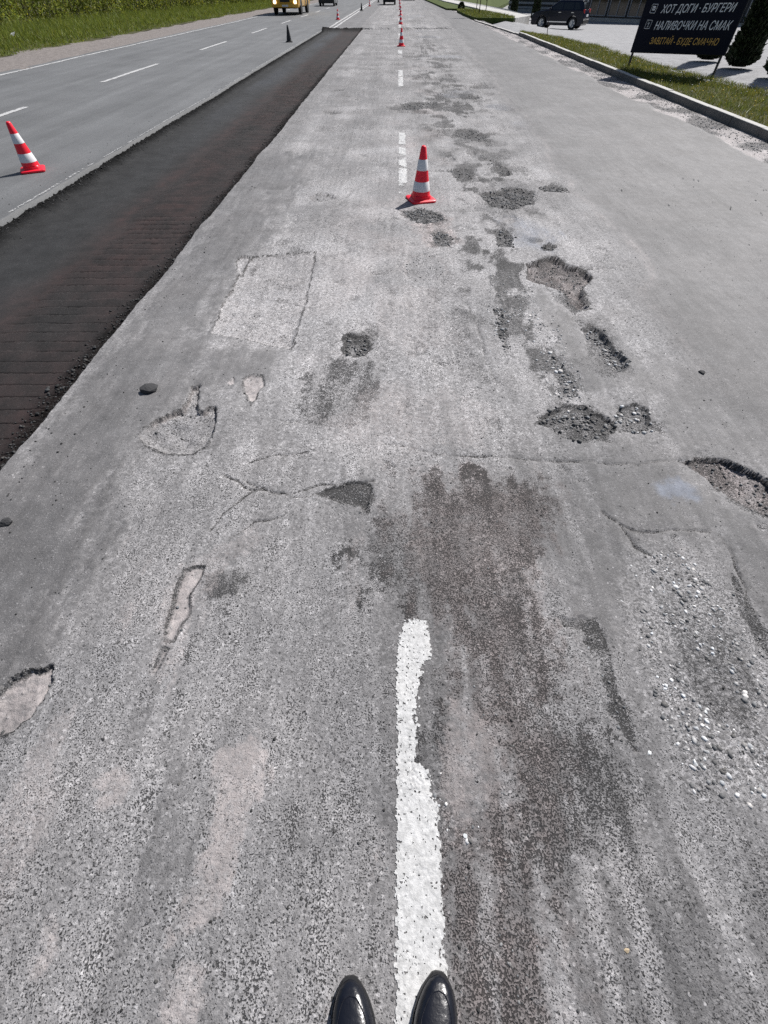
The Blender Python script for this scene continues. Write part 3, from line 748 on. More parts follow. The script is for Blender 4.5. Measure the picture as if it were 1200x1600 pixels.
# ------------------------------------------------------------------ mesh building helpers
class MB:
    def __init__(s):
        s.v = []; s.f = []
    def add(s, verts, faces):
        n = len(s.v); s.v += [tuple(v) for v in verts]; s.f += [tuple(i + n for i in f) for f in faces]; return s
    def box(s, c, d, rz=0, taper=1.0):
        cx, cy, cz = c; dx, dy, dz = [k / 2 for k in d]; vs = []
        for z, t in ((-dz, 1), (dz, taper)):
            for x, y in ((-dx, -dy), (dx, -dy), (dx, dy), (-dx, dy)):
                x, y = x * t, y * t
                vs.append((cx + x * math.cos(rz) - y * math.sin(rz), cy + x * math.sin(rz) + y * math.cos(rz), cz + z))
        return s.add(vs, [(3, 2, 1, 0), (4, 5, 6, 7), (0, 1, 5, 4), (1, 2, 6, 5), (2, 3, 7, 6), (3, 0, 4, 7)])
    def lathe(s, prof, n=24, c=(0, 0, 0), axis='z', cap=True):
        vs = []
        for r, z in prof:
            for k in range(n):
                a = 2 * math.pi * k / n; x, y = r * math.cos(a), r * math.sin(a)
                p = {'z': (x, y, z), 'y': (x, z, -y), 'x': (z, x, y)}[axis]
                vs.append((c[0] + p[0], c[1] + p[1], c[2] + p[2]))
        fs = []
        for j in range(len(prof) - 1):
            for k in range(n):
                fs.append((j * n + k, j * n + (k + 1) % n, (j + 1) * n + (k + 1) % n, (j + 1) * n + k))
        if cap:
            fs.append(tuple(reversed(range(n)))); fs.append(tuple((len(prof) - 1) * n + k for k in range(n)))
        return s.add(vs, fs)
    def tube(s, pts, r, n=8, cap=True):
        pts = [Vector(p) for p in pts]
        rs = r if isinstance(r, (list, tuple)) else [r] * len(pts)
        vs = []
        for i, p in enumerate(pts):
            d = (pts[min(i + 1, len(pts) - 1)] - pts[max(i - 1, 0)]).normalized()
            u = d.cross(Vector((0, 0, 1)));
            if u.length < .05: u = d.cross(Vector((0, 1, 0)))
            u.normalize(); w = d.cross(u)
            for k in range(n):
                a = 2 * math.pi * k / n
                vs.append(p + (u * math.cos(a) + w * math.sin(a)) * rs[i])
        fs = [(j * n + k, j * n + (k + 1) % n, (j + 1) * n + (k + 1) % n, (j + 1) * n + k) for j in range(len(pts) - 1) for k in range(n)]
        if cap:
            fs.append(tuple(reversed(range(n)))); fs.append(tuple((len(pts) - 1) * n + k for k in range(n)))
        return s.add(vs, fs)
    def prism(s, poly, y0, y1, in0=None, in1=None):
        """polygon in (x, z) pushed along y; optional other polygons at the ends"""
        n = len(poly); a = in0 or poly; b = in1 or poly
        vs = [(x, y0, z) for x, z in a] + [(x, y1, z) for x, z in b]
        fs = [tuple(range(n)), tuple(reversed(range(n, 2 * n)))] + [((i + 1) % n, i, n + i, n + (i + 1) % n) for i in range(n)]
        return s.add(vs, fs)
    def rings(s, rings, cap=True):
        n = len(rings[0]); vs = [p for r in rings for p in r]
        fs = [(j * n + k, j * n + (k + 1) % n, (j + 1) * n + (k + 1) % n, (j + 1) * n + k) for j in range(len(rings) - 1) for k in range(n)]
        if cap:
            fs.append(tuple(reversed(range(n)))); fs.append(tuple((len(rings) - 1) * n + k for k in range(n)))
        return s.add(vs, fs)
    def mesh(s, name, mat, smooth=False, bevel=0, seg=2, flat_angle=40):
        me = bpy.data.meshes.new(name); me.from_pydata(s.v, [], s.f); me.update()
        bm = bmesh.new(); bm.from_mesh(me)
        bmesh.ops.recalc_face_normals(bm, faces=bm.faces)
        if bevel:
            bmesh.ops.bevel(bm, geom=[e for e in bm.edges if e.calc_face_angle(0) > R(25)], offset=bevel, segments=seg, profile=.5, affect='EDGES', clamp_overlap=True)
        bm.to_mesh(me); bm.free()
        if smooth:
            me.polygons.foreach_set('use_smooth', [True] * len(me.polygons))
            me.set_sharp_from_angle(angle=R(flat_angle))
        me.materials.append(mat)
        return me
    def obj(s, name, mat, parent=None, **kw):
        return link(name, s.mesh(name, mat, **kw), parent)

def link(name, me, parent=None):
    o = bpy.data.objects.new(name, me); C.objects.link(o)
    if parent is not None: o.parent = parent
    return o
def thing(name, label, cat, loc=(0, 0, 0), rz=0, group=None):
    o = bpy.data.objects.new(name, None); C.objects.link(o); o.empty_display_size = .1
    o.location = loc; o.rotation_euler = (0, 0, rz)
    return tag(o, label, cat, group)
def tag(o, label=None, cat=None, group=None, kind=None):
    if label: o['label'] = label
    if cat: o['category'] = cat
    if group: o['group'] = group
    if kind: o['kind'] = kind
    return o
def dup(o, parent=None, label=None, loc=None, rz=None, scale=None):
    c = o.copy(); C.objects.link(c)
    if parent is not None: c.parent = parent
    if label: c['label'] = label
    if loc is not None: c.location = loc
    if rz is not None: c.rotation_euler = (0, 0, rz)
    if scale is not None: c.scale = scale
    for ch in list(o.children):
        dup(ch, c)
    return c
def np_mesh(name, V, F, mat, attr=None, smooth=False):
    """mesh from numpy arrays; F: (n, 3) or (n, 4)"""
    me = bpy.data.meshes.new(name); k = F.shape[1]
    me.vertices.add(len(V)); me.vertices.foreach_set('co', V.astype(np.float32).ravel())
    me.loops.add(F.size); me.polygons.add(len(F))
    me.loops.foreach_set('vertex_index', F.ravel().astype(np.int32))
    me.polygons.foreach_set('loop_start', np.arange(0, F.size, k, dtype=np.int32)); me.polygons.foreach_set('loop_total', np.full(len(F), k, np.int32))
    me.update(calc_edges=True)
    if smooth: me.polygons.foreach_set('use_smooth', np.ones(len(F), bool))
    if attr is not None:
        a = me.color_attributes.new('tint', 'FLOAT_COLOR', 'POINT')
        a.data.foreach_set('color', np.concatenate([attr, np.ones((len(attr), 1))], 1).astype(np.float32).ravel())
    me.materials.append(mat)
    return me
def field_z(x, y):
    x = np.atleast_1d(np.asarray(x, float)); y = np.atleast_1d(np.asarray(y, float))
    return road_field(x, y, np.full(x.shape, .004))[0]

def leaf_material(name, c1, c2, rough=.55, trans=.35):
    t = NT(name)
    at = t.n('ShaderNodeAttribute', attribute_name='tint').outputs['Color']
    c = t.mix(t.noise(1.3, 3, .6), c1, c2)
    c = t.mix(1.0, c, at, 'MULTIPLY')
    t.set(Base_Color=c, Roughness=rough)
    t.b.inputs['Specular IOR Level'].default_value = .3
    tr = t.n('ShaderNodeBsdfTranslucent'); t.l(c, tr.inputs[0])
    ms = t.n('ShaderNodeMixShader'); ms.inputs[0].default_value = trans
    t.l(t.b.outputs[0], ms.inputs[1]); t.l(tr.outputs[0], ms.inputs[2]); t.l(ms.outputs[0], t.out.inputs[0])
    return t.m
def stone_material(name, rough=.8):
    t = NT(name)
    at = t.n('ShaderNodeAttribute', attribute_name='tint').outputs['Color']
    c = t.mix(1.0, at, t.ramp(t.noise(160, 3, .6), [(.3, .7), (.7, 1.25)]), 'MULTIPLY')
    t.set(Base_Color=c, Roughness=rough)
    t.bump(t.noise(300, 3, .6), .4, .002)
    return t.m

M['stones'] = stone_material('loose_stones')
M['cone_red'] = plain('cone_red_plastic', (.93, .016, .04), .42, var=.08, spec=.5)
M['cone_white'] = plain('cone_white_band', (.80, .79, .80), .38, var=.05)
M['cone_black'] = plain('black_rubber', (.018, .018, .02), .6)
def kerb_material():
    t = NT('kerb_pale_top')
    n1 = t.noise(7, 5, .65); n2 = t.noise(60, 3, .6)
    c = t.mix(n1, (.10, .095, .09), (.20, .19, .18)); c = t.mix(.5, c, t.mix(1.0, c, t.ramp(n2, [(.3, .6), (.7, 1.4)]), 'MULTIPLY'))
    z = t.sep(t.opos())[2]
    pale_top = t.math('MULTIPLY', t.math('SUBTRACT', t.math('ADD', z, t.math('MULTIPLY', n1, .012)), .146), 120, clamp=True)  # top face pale, sides much darker
    c = t.mix(pale_top, c, t.mix(n2, (.40, .39, .37), (.60, .59, .56)))
    t.set(Base_Color=c, Roughness=.9); t.bump(n2, .5, .01)
    return t.m
M['kerb'] = kerb_material()
M['concrete'] = dirt_material('plain_concrete', (.30, .29, .275), (.44, .43, .41), 5)
M['leather'] = plain('black_leather', (.006, .007, .012), .27, var=.3, vscale=25, spec=.5, bump=.18, bscale=70)
M['sole'] = plain('black_sole', (.016, .016, .017), .55)
M['metal_dark'] = plain('dark_painted_metal', (.018, .018, .02), .45)
M['sign_board'] = plain('navy_print_film', (.006, .008, .018), .6, var=.15, vscale=4, spec=.15)
M['sign_white'] = plain('white_lettering', (.86, .86, .86), .5, var=.02)
M['sign_gold'] = plain('gold_lettering', (.80, .46, .10), .5, var=.03)
M['bus_yellow'] = plain('yellow_bus_paint', (.78, .42, .03), .32, var=.05, coat=.4)
M['tyre'] = plain('tyre_rubber', (.016, .016, .017), .75)
M['rim'] = plain('alloy_rim', (.55, .56, .58), .3, metal=.85)
M['glass'] = plain('tinted_glass', (.012, .014, .016), .06, spec=.6, var=.05)
M['black_paint'] = plain('black_car_paint', (.005, .008, .022), .22, spec=.3, coat=.12, var=.05)
M['green_paint'] = plain('dark_green_car_paint', (.012, .03, .03), .2, coat=.5, var=.05)
M['grey_paint'] = plain('dark_grey_car_paint', (.02, .02, .022), .25, coat=.5, var=.05)
M['trim'] = plain('black_plastic_trim', (.014, .014, .015), .55)
M['chrome'] = plain('bright_trim', (.7, .7, .72), .2, metal=.9)
M['red_lens'] = plain('red_lamp_lens', (.45, .012, .015), .2)
M['clear_lens'] = plain('clear_lamp_lens', (.75, .76, .78), .12)
M['plate'] = plain('number_plate', (.75, .75, .76), .4)
M['bark'] = plain('bark', (.085, .065, .05), .9, var=.4, vscale=12, bump=.6, bscale=40)
M['facade'] = plain('dark_facade_panel', (.02, .021, .026), .5, var=.15, vscale=2)
M['facade_grey'] = plain('grey_siding', (.30, .30, .31), .6, var=.1, vscale=3)
M['asphalt_lump'] = plain('asphalt_lump', (.045, .045, .047), .9, var=.5, vscale=120, bump=.9, bscale=90)
M['litter'] = plain('white_paper', (.8, .8, .8), .6, var=.03)
lamp = NT('lit_headlamp'); lamp.set(Base_Color=(.9, .85, .7), Roughness=.2)
lamp.b.inputs['Emission Color'].default_value = (1, .88, .55, 1); lamp.b.inputs['Emission Strength'].default_value = 2.2
M['lamp'] = lamp.m
M['leaf'] = leaf_material('shrub_leaves', (.15, .21, .032), (.23, .27, .06), trans=.5)
M['grassm'] = leaf_material('grass_blades', (.12, .18, .028), (.19, .23, .05), trans=.4)
M['turf'] = leaf_material('turf_blades', (.10, .145, .03), (.17, .19, .055))
M['conifer'] = leaf_material('conifer_scales', (.016, .028, .012), (.03, .045, .018), trans=.1)
M['petal'] = leaf_material('dandelion_petals', (1, 1, 1), (1, 1, 1), trans=.1)

TOPL = [(-0.017, 0.767), (0.09, 0.707), (0.053, 0.643), (0.04, 0.552), (-0.012, 0.526)]
TOPR = [(0.103, 0.707), (0.224, 0.743), (0.215, 0.607), (0.171, 0.632), (0.152, 0.68)]
GONE = [(0.146, 0.518), (0.123, 0.477), (0.107, 0.347), (0.099, 0.189), (0.141, 0.162), (0.154, 0.101), (0.181, 0.065), (0.245, 0.103), (0.311, 0.33), (0.285, 0.533), (0.212, 0.556)]
LUMPS = [('asphalt_chunk', -1.538, 2.189, 0.055, 0.45, 'flat dark asphalt chunk lying between the trench and the heart-shaped pothole', 'asphalt_lump', 3, 'asphalt chunk'),
  ('asphalt_chunk', -1.833, 1.128, 0.03, 0.5, 'small dark asphalt chunk at the left picture edge', 'asphalt_lump', 4, 'asphalt chunk'),
  ('pebble', 0.661, -0.236, 0.0075, 0.7, 'single tan pebble on the bare asphalt right of the shoes', 'pebble_tan', 5, 'pebble'),
  ('asphalt_chunk', 2.081, 2.48, 0.022, 0.35, 'thin dark asphalt flake on the smooth right lane', 'asphalt_lump', 6, 'asphalt chunk'),
  ('pebble', -0.98, 0.229, 0.009, 0.6, 'small dark pebble on the speckled lower left surface', 'asphalt_lump', 7, 'pebble'),
  ('pebble', 0.895, 0.232, 0.008, 0.4, 'large white pebble beside the exposed stones on the right', 'pebble_white', 8, 'pebble'),
  ('pebble', 1.038, 0.206, 0.012, 0.4, 'largest white pebble below the exposed stones', 'pebble_white', 9, 'pebble'),
  ('pebble', 1.15, 0.366, 0.008, 0.4, 'white pebble among the exposed stones on the right', 'pebble_white', 10, 'pebble'),
  ('pebble', 0.251, -0.003, 0.007, 0.4, 'white pebble just right of the dash', 'pebble_white', 12, 'pebble')]
CONES = [(.31, 6.03, .32, 0, 'nearest red and white cone, standing beside the worn dash'),
  (-5.04, 7.16, .5, 0, 'red and white cone at the left picture edge across the trench'),
  (.15, 26.0, .2, 0, 'second red and white cone up the centre row'), (.17, 41.8, .1, 0, 'third red and white cone up the centre row'),
  (.2, 53.5, .6, 0, 'fourth red and white cone up the centre row'), (.18, 66, .3, 0, 'fifth red and white cone up the centre row'),
  (.18, 78, .2, 0, 'sixth red and white cone up the centre row'), (.18, 91, .9, 0, 'seventh red and white cone up the centre row'), (.18, 106, .4, 0, 'farthest red and white cone up the centre row'),
  (-4.45, 47.3, .3, 0, 'red and white cone beside the double centre line'), (-3.45, 78, .3, 0, 'small red and white cone farthest along the double line'),
  (-4.9, 28.06, .2, 1, 'black cone on the far side of the trench'), (-3.64, 64.2, .5, 1, 'black cone far along the double centre line'), (-2.9, 95, .5, 1, 'farthest black cone beside the dark car')]
THUJAS = [(10.34, 18.54, 1.0, 'dark conifer right behind the sign, nearer its right post'), (10.32, 16.35, .95, 'dark conifer cut by the right picture edge'), (10.35, 20.6, .9, 'dark conifer half hidden by the sign board'),
  (14.6, 82.2, 1.1, 'far dark conifer left of the parked car'), (15.4, 72.8, 1.05, 'dark conifer just behind the bonnet of the parked car')]
SAPLINGS = [(7.15, 59.6, 'sapling with thin trunk at the far end of the grass island'), (6.4, 51.3, 'sapling with thin trunk nearest the road on the grass island'), (7.75, 57.6, 'sapling on the right side of the grass island'), (13.4, 100, 'farthest sapling, on the grass beyond the pale path')]
M['footpath'] = dirt_material('footpath_concrete', (.45, .44, .42), (.56, .55, .53), 3)
M['pebble_tan'] = plain('tan_pebble', (.50, .40, .27), .7)
M['pebble_white'] = plain('white_pebble', (.66, .68, .68), .6)
# ------------------------------------------------------------------ painted markings
def marking(x0, x1, y0, y1, step, label, wear=.5, gone=None, zf=field_z, seed=0, edge=.012):
    nx = max(2, int((x1 - x0) / step)); ny = max(2, int((y1 - y0) / step / 1.0))
    xs = np.linspace(x0, x1, nx + 1); ys = np.linspace(y0, y1, ny + 1)
    Xg, Yg = np.meshgrid(xs, ys)
    z = zf(Xg.ravel(), Yg.ravel()) + .003
    xc = (Xg[:-1, :-1] + Xg[1:, 1:]) / 2; yc = (Yg[:-1, :-1] + Yg[1:, 1:]) / 2
    dE = np.minimum(np.minimum(xc - x0, x1 - xc), np.minimum(yc - y0 + .03, y1 - yc))
    nz = .3 * fbm(xc, yc, .05, 3, 701 + seed) + .9 * fbm(xc, yc, .010, 2, 707 + seed)
    chip = fbm(xc, yc, .0075, 2, 713 + seed)
    keep = (dE + nz * edge > edge * .55) & (chip < .62 - .45 * wear * np.exp(-dE / .02)) & (fbm(xc, yc, .35, 3, 719 + seed) + .25 * nz < 1.15 - wear)
    if gone:
        for poly in gone:
            keep &= poly_sd(xc, yc, poly) + nz * .02 < 0
    idx = np.arange((nx + 1) * (ny + 1)).reshape(ny + 1, nx + 1)
    q = np.stack([idx[:-1, :-1], idx[:-1, 1:], idx[1:, 1:], idx[1:, :-1]], -1)[keep]
    used = np.unique(q); remap = np.zeros(idx.size, int); remap[used] = np.arange(len(used))
    V = np.stack([Xg.ravel(), Yg.ravel(), z], -1)
    V[:, :2] += rng.uniform(-.36, .36, (len(V), 2)) * step
    V = V[used]
    o = link('lane_marking', np_mesh('lane_marking', V, remap[q], M['paint'], smooth=True))
    tag(o, label, None, 'painted lane markings', 'structure')
    return o
marking(.032, .178, -.75, .70, .0018, 'white dash between the black shoes', .40, gone=[GONE, TOPL, TOPR], edge=.012)
marking(.035, .165, 6.27, 9.67, .010, 'worn white dash beside the nearest cone', .82, seed=3)
marking(.02, .175, 14.95, 18.3, .012, 'white dash beyond the nearest cone', .55, seed=5)
for k, (a, b) in enumerate(((23.1, 24.6), (30.3, 33.7), (38, 41.4), (46.5, 49.8), (55, 58.4), (63.5, 67))):
    marking(.02, .18, a, b, .03, 'far white dash in the row of cones', .3, seed=9 + k)
flat0 = lambda x, y: left_z(x, y) + .0015
for k, (a, b) in enumerate(((8.2, 12.0), (15.6, 19.7), (24.4, 28.4), (33.6, 37.6), (42.5, 46.5), (51.5, 55.5), (60.5, 64.5), (69.5, 73.5))):
    marking(-7.95 + k * .02, -7.81 + k * .02, a, b, .03, 'white dash on the oncoming carriageway', .25, zf=flat0, seed=20 + k)
marking(-11.48, -11.36, 6, 130, .03 if False else .06, 'white edge line of the oncoming carriageway', .45, zf=flat0, seed=31)
marking(-4.405, -4.375, 5, 37.5, .012, 'remnant of white line along the trench edge', .95, zf=flat0, seed=33)
marking(-4.22, -4.08, 37.9, 130, .05, 'left of two solid white centre lines', .2, zf=flat0, seed=35)
marking(-3.90, -3.76, 37.9, 130, .05, 'right of two solid white centre lines', .2, zf=flat0, seed=37)

# ------------------------------------------------------------------ loose stones
ico = bmesh.new(); bmesh.ops.create_icosphere(ico, subdivisions=1, radius=1)
IV = np.array([v.co[:] for v in ico.verts]); IF = np.array([[v.index for v in f.verts] for f in ico.faces]); ico.free()
ico = bmesh.new(); bmesh.ops.create_icosphere(ico, subdivisions=2, radius=1)
IV2 = np.array([v.co[:] for v in ico.verts]); IF2 = np.array([[v.index for v in f.verts] for f in ico.faces]); ico.free()
def stones(name, px, py, pz, size, cols, mat, label, embed=.35, smooth=True, flat=.65):
    n = len(px); nv = len(IV)
    ax = rng.uniform(.65, 1.35, (n, 3)); ax[:, 2] *= flat
    V = IV[None] * (1 + rng.uniform(-.22, .22, (n, nv, 1))) * ax[:, None] * size[:, None, None]
    a = rng.uniform(0, 6.28, n); ca, sa = np.cos(a)[:, None], np.sin(a)[:, None]
    Vr = np.stack([V[..., 0] * ca - V[..., 1] * sa, V[..., 0] * sa + V[..., 1] * ca, V[..., 2]], -1)
    Vr += np.stack([px, py, pz + size * flat * (1 - 2 * embed)], -1)[:, None]
    F = (IF[None] + (np.arange(n) * nv)[:, None, None]).reshape(-1, 3)
    o = link(name, np_mesh(name, Vr.reshape(-1, 3), F, mat, np.repeat(cols, nv, 0), smooth))
    return tag(o, label, None, None, 'stuff')
def in_poly(poly, n, soft=.02):
    xs = [p[0] for p in poly]; ys = [p[1] for p in poly]
    x = rng.uniform(min(xs), max(xs), n); y = rng.uniform(min(ys), max(ys), n)
    k = poly_sd(x, y, poly) + rng.normal(0, soft, n) > 0
    return x[k], y[k]
def greys(n, lo, hi, warm=.04):
    g = lo + (hi - lo) * rng.random(n) ** 1.6; w = rng.uniform(-warm, warm, n)
    return np.stack([g * (1 + w), g, g * (1 - w)], -1)
sx_, sy_, ss_, sc_, se_ = [], [], [], [], []
for name, d, typ, poly in HOLES:
    xs = [p[0] for p in poly]; ys = [p[1] for p in poly]
    area = (max(xs) - min(xs)) * (max(ys) - min(ys))
    dens = {'dark': 2200, 'stone': 3000, 'red': 1500, 'grey': 350, 'sand': 250, 'coarse': 0}[typ]
    if sum(ys) / len(ys) > 7: dens *= .25
    x, y = in_poly(poly, int(area * dens), .012)
    n = len(x)
    sx_.append(x); sy_.append(y); ss_.append((.003 + .0095 * rng.random(n) ** 2.5) * ((.55 if name[0] in 'lw' else 1.2) if typ in ('stone', 'dark') else .8)); se_.append(np.full(n, .40))
    c = greys(n, .05, .30) if typ != 'stone' else greys(n, .10, .62)
    sc_.append(c)
for name, soft, val, poly in ZONES:
    if name in ('pebble', 'dark', 'brown'):
        xs = [p[0] for p in poly]; ys = [p[1] for p in poly]
        area = (max(xs) - min(xs)) * (max(ys) - min(ys))
        x, y = in_poly(poly, int(area * (4200 if name == 'pebble' else 900) * val), soft)
        k = fbm(x, y, .10, 3, 755) + .5 * fbm(x, y * .3, .05, 2, 757) > rng.uniform(-.55, .45, len(x)); x, y = x[k], y[k]
        n = len(x); sx_.append(x); sy_.append(y)
        ss_.append(.0024 + .0085 * rng.random(n) ** 2.2 if name == 'pebble' else rng.uniform(.002, .0045, n))
        se_.append(np.full(n, .60))
        sc_.append(greys(n, .10, .75) if name == 'pebble' else greys(n, .04, .26))
# scattered crumbs everywhere on the worn lane
n = 2600
x = rng.uniform(-2.0, 3.5, n); y = -.6 + 9 * rng.random(n) ** 1.8
sx_.append(x); sy_.append(y); ss_.append(rng.uniform(.0015, .005, n)); se_.append(np.full(n, .4)); sc_.append(greys(n, .015, .10))
PX, PY, PS, PC, PE = map(np.concatenate, (sx_, sy_, ss_, sc_, se_))
k = PX > edge_right(PY) + .02; PX, PY, PS, PC, PE = PX[k], PY[k], PS[k], PC[k], PE[k]
stones('loose_gravel', PX, PY, field_z(PX, PY), PS, PC, M['stones'], 'loose gravel and crumbs in the potholes of the worn lane', PE, smooth=False, flat=.55)
# crumbs along both sides of the trench
n = 7000
y = 1.2 + 20 * rng.random(n) ** 2.0; side = rng.random(n) < .6
x = np.where(side, edge_right(y) - .01 - np.abs(rng.normal(.075, .07, n)), edge_left(y) + np.abs(rng.normal(.06, .09, n)))
sz = (.002 + .008 * rng.random(n) ** 1.8) * (1 + .8 * (rng.random(n) < .03))
stones('trench_rubble', x, y, trench_field(x, y, np.full(n, .01))[0], sz, greys(n, .010, .075, .08), M['stones'], 'dark crumbled asphalt along the trench edges', .3, smooth=False)
n = 300
y = 1.2 + 16 * rng.random(n) ** 1.8; x = np.where(rng.random(n) < .5, edge_right(y) + np.abs(rng.normal(.12, .18, n)) + .03, edge_left(y) - np.abs(rng.normal(.15, .2, n)) - .03)
stones('scattered_crumbs', x, y, np.where(x > -3, field_z(x, y), .006), rng.uniform(.0025, .007, n), greys(n, .012, .06), M['stones'], 'dark asphalt crumbs scattered on the road beside the trench', .3, smooth=False)
n = 3200
y = 7 + 40 * rng.random(n) ** 1.6; x = 5.5 + .68 * rng.beta(2, 1.3, n)
stones('gutter_gravel', x, y, field_z(x, y), rng.uniform(.004, .014, n), greys(n, .10, .5, .07), M['stones'], 'pale grit and gravel in the gutter along the kerb', .35)

def lump(name, x, y, r, flat, label, mat, seed, cat='stone', z=None, group=None):
    rr = np.random.default_rng(seed)
    d = rr.normal(0, 1, (24 if r > .02 else 18, 3)); d /= np.linalg.norm(d, axis=1)[:, None]
    P = np.clip(d * rr.uniform(.85, 1.1, (len(d), 1)), -.86, .86) * r * np.array([1.15, 1.0, flat])
    bm = bmesh.new()
    for p in P: bm.verts.new(p)
    res = bmesh.ops.convex_hull(bm, input=list(bm.verts))
    bmesh.ops.delete(bm, geom=[v for v in bm.verts if not v.link_faces], context='VERTS')
    if r > .02: bmesh.ops.subdivide_edges(bm, edges=list(bm.edges), cuts=2, use_grid_fill=True, fractal=.35, seed=seed)
    me = bpy.data.meshes.new(name); bm.to_mesh(me); bm.free(); me.materials.append(mat)
    o = link(name, me)
    zz = field_z(x, y)[0] if z is None else z
    o.location = (x, y, zz + r * flat * (.5 if r > .02 else .12)); o.rotation_euler = (0, 0, rr.uniform(0, 6))
    return tag(o, label, cat, group)
for (nm, x, y, r, fl, lb, mt, sd, ct) in LUMPS:
    lump(nm, x, y, r, fl, lb, M[mt], sd, ct)

# ------------------------------------------------------------------ kerb, verge strips
kerb = bpy.data.objects.new('kerb', None); C.objects.link(kerb); tag(kerb, 'pale concrete kerb along the right road edge', None, None, 'structure')
ks = MB().box((0, 0, 0), (.15, .994, .30)).mesh('kerb_stone', M['kerb'], bevel=.012)
for k in range(34):
    o = link('kerb_stone', ks, kerb); o.location = (6.30 + rnd.uniform(-.008, .008), -.9 + k, -.045 + rnd.uniform(-.006, .006)); o.rotation_euler = (0, rnd.uniform(-.02, .02), rnd.uniform(-.008, .008))
for k in range(14):
    o = link('kerb_stone', ks, kerb); o.location = (6.30 - .055 * k, 33.1 + k, -.115 + rnd.uniform(-.008, .008)); o.rotation_euler = (0, 0, .055)
BACK = [(8.9, 2), (8.85, 9), (8.63, 13.8), (8.24, 16.2), (8.0, 19.7), (8.1, 25), (7.6, 29.5), (6.9, 32.2), (6.45, 32.9)]
def back_x(y):
    return np.interp(y, [p[1] for p in BACK], [p[0] for p in BACK])
Yg = np.linspace(2, 32.9, 160); u = np.linspace(0, 1, 26)
bx = back_x(Yg) + .08 * fbm(Yg * 0, Yg, .5, 3, 801)
X = 6.37 + (bx - 6.37)[:, None] * u[None]; Y = np.repeat(Yg[:, None], 26, 1)
Z = .075 + .03 * fbm(X, Y, .6, 3, 803) - .04 * u[None] ** 4; Z[:, 0] = .06; Z[:, -1] = .02
grid_object('grass_strip', X, Y, Z, M['soil'], label='strip of turf between kerb and forecourt')
def blades(x, y, z, h, w, tint, lean=.5):
    n = len(x); a = rng.uniform(0, 6.28, n); dx, dy = np.cos(a) * w / 2, np.sin(a) * w / 2
    lx, ly = rng.normal(0, lean, n) * h, rng.normal(0, lean, n) * h
    V = np.stack([np.stack([x - dx, y - dy, z], -1), np.stack([x + dx, y + dy, z], -1), np.stack([x + lx, y + ly, z + h], -1)], 1)
    return V.reshape(-1, 3), np.arange(3 * n).reshape(n, 3), np.repeat(tint, 3, 0)
def tints(n, v=.35, yellow=.25):
    b = rng.uniform(1 - v, 1 + v, n); yv = rng.random(n) ** 3 * yellow
    return np.stack([b * (1 + 2 * yv), b * (1 + .6 * yv), b * (1 - yv)], -1)
n = 52000
y = 6 + 27 * rng.random(n) ** 1.2; x = 6.40 + (back_x(y) - 6.40) * rng.random(n); bare = fbm(x, y, .5, 3, 811); k = bare > -.42 + .0 * x; x, y = x[k], y[k]; n = len(x)
V, F, T = blades(x, y, .065 + .03 * fbm(x, y, .6, 3, 803), rng.uniform(.03, .10, n) * (1 + .5 * fbm(x, y, .4, 2, 815)), rng.uniform(.008, .02, n), tints(n, .4, .5), .7)
tag(link('turf', np_mesh('turf', V, F, M['turf'], T)), 'short clumpy grass growing behind the kerb', None, None, 'stuff')
n = 260
y = 8 + 24 * rng.random(n) ** 1.3; x = 6.45 + (back_x(y) - 6.5) * rng.random(n)
c = np.where((rng.random(n) < .6)[:, None], np.array([[.75, .55, .04]]), np.array([[.75, .74, .70]]))
stones('dandelion_heads', x, y, np.full(n, .135), rng.uniform(.010, .018, n), c, M['petal'], 'yellow and white dandelion heads in the turf behind the kerb', .5)

# left verge grass
n = 90000
y = 14 + 90 * rng.random(n) ** 1.5; x = -14.5 - 5.6 * rng.random(n) - .3 * fbm(y * 0, y, .8, 3, 821); edge = np.clip((-14.4 - x) / 4.5, 0, 1)
V, F, T = blades(x, y, -.02 + .05 * fbm(x, y, 1.8, 3, 585) + .10 * sstep(-14.5, -16, x), (.06 + .34 * edge) * rng.uniform(.5, 1.3, n) * (1 + .4 * fbm(x, y, .7, 2, 825)), rng.uniform(.02, .045, n), tints(n, .4, .3), .45)
tag(link('grass', np_mesh('grass', V, F, M['grassm'], T)), 'long grass on the left verge below the shrubs', None, None, 'stuff')

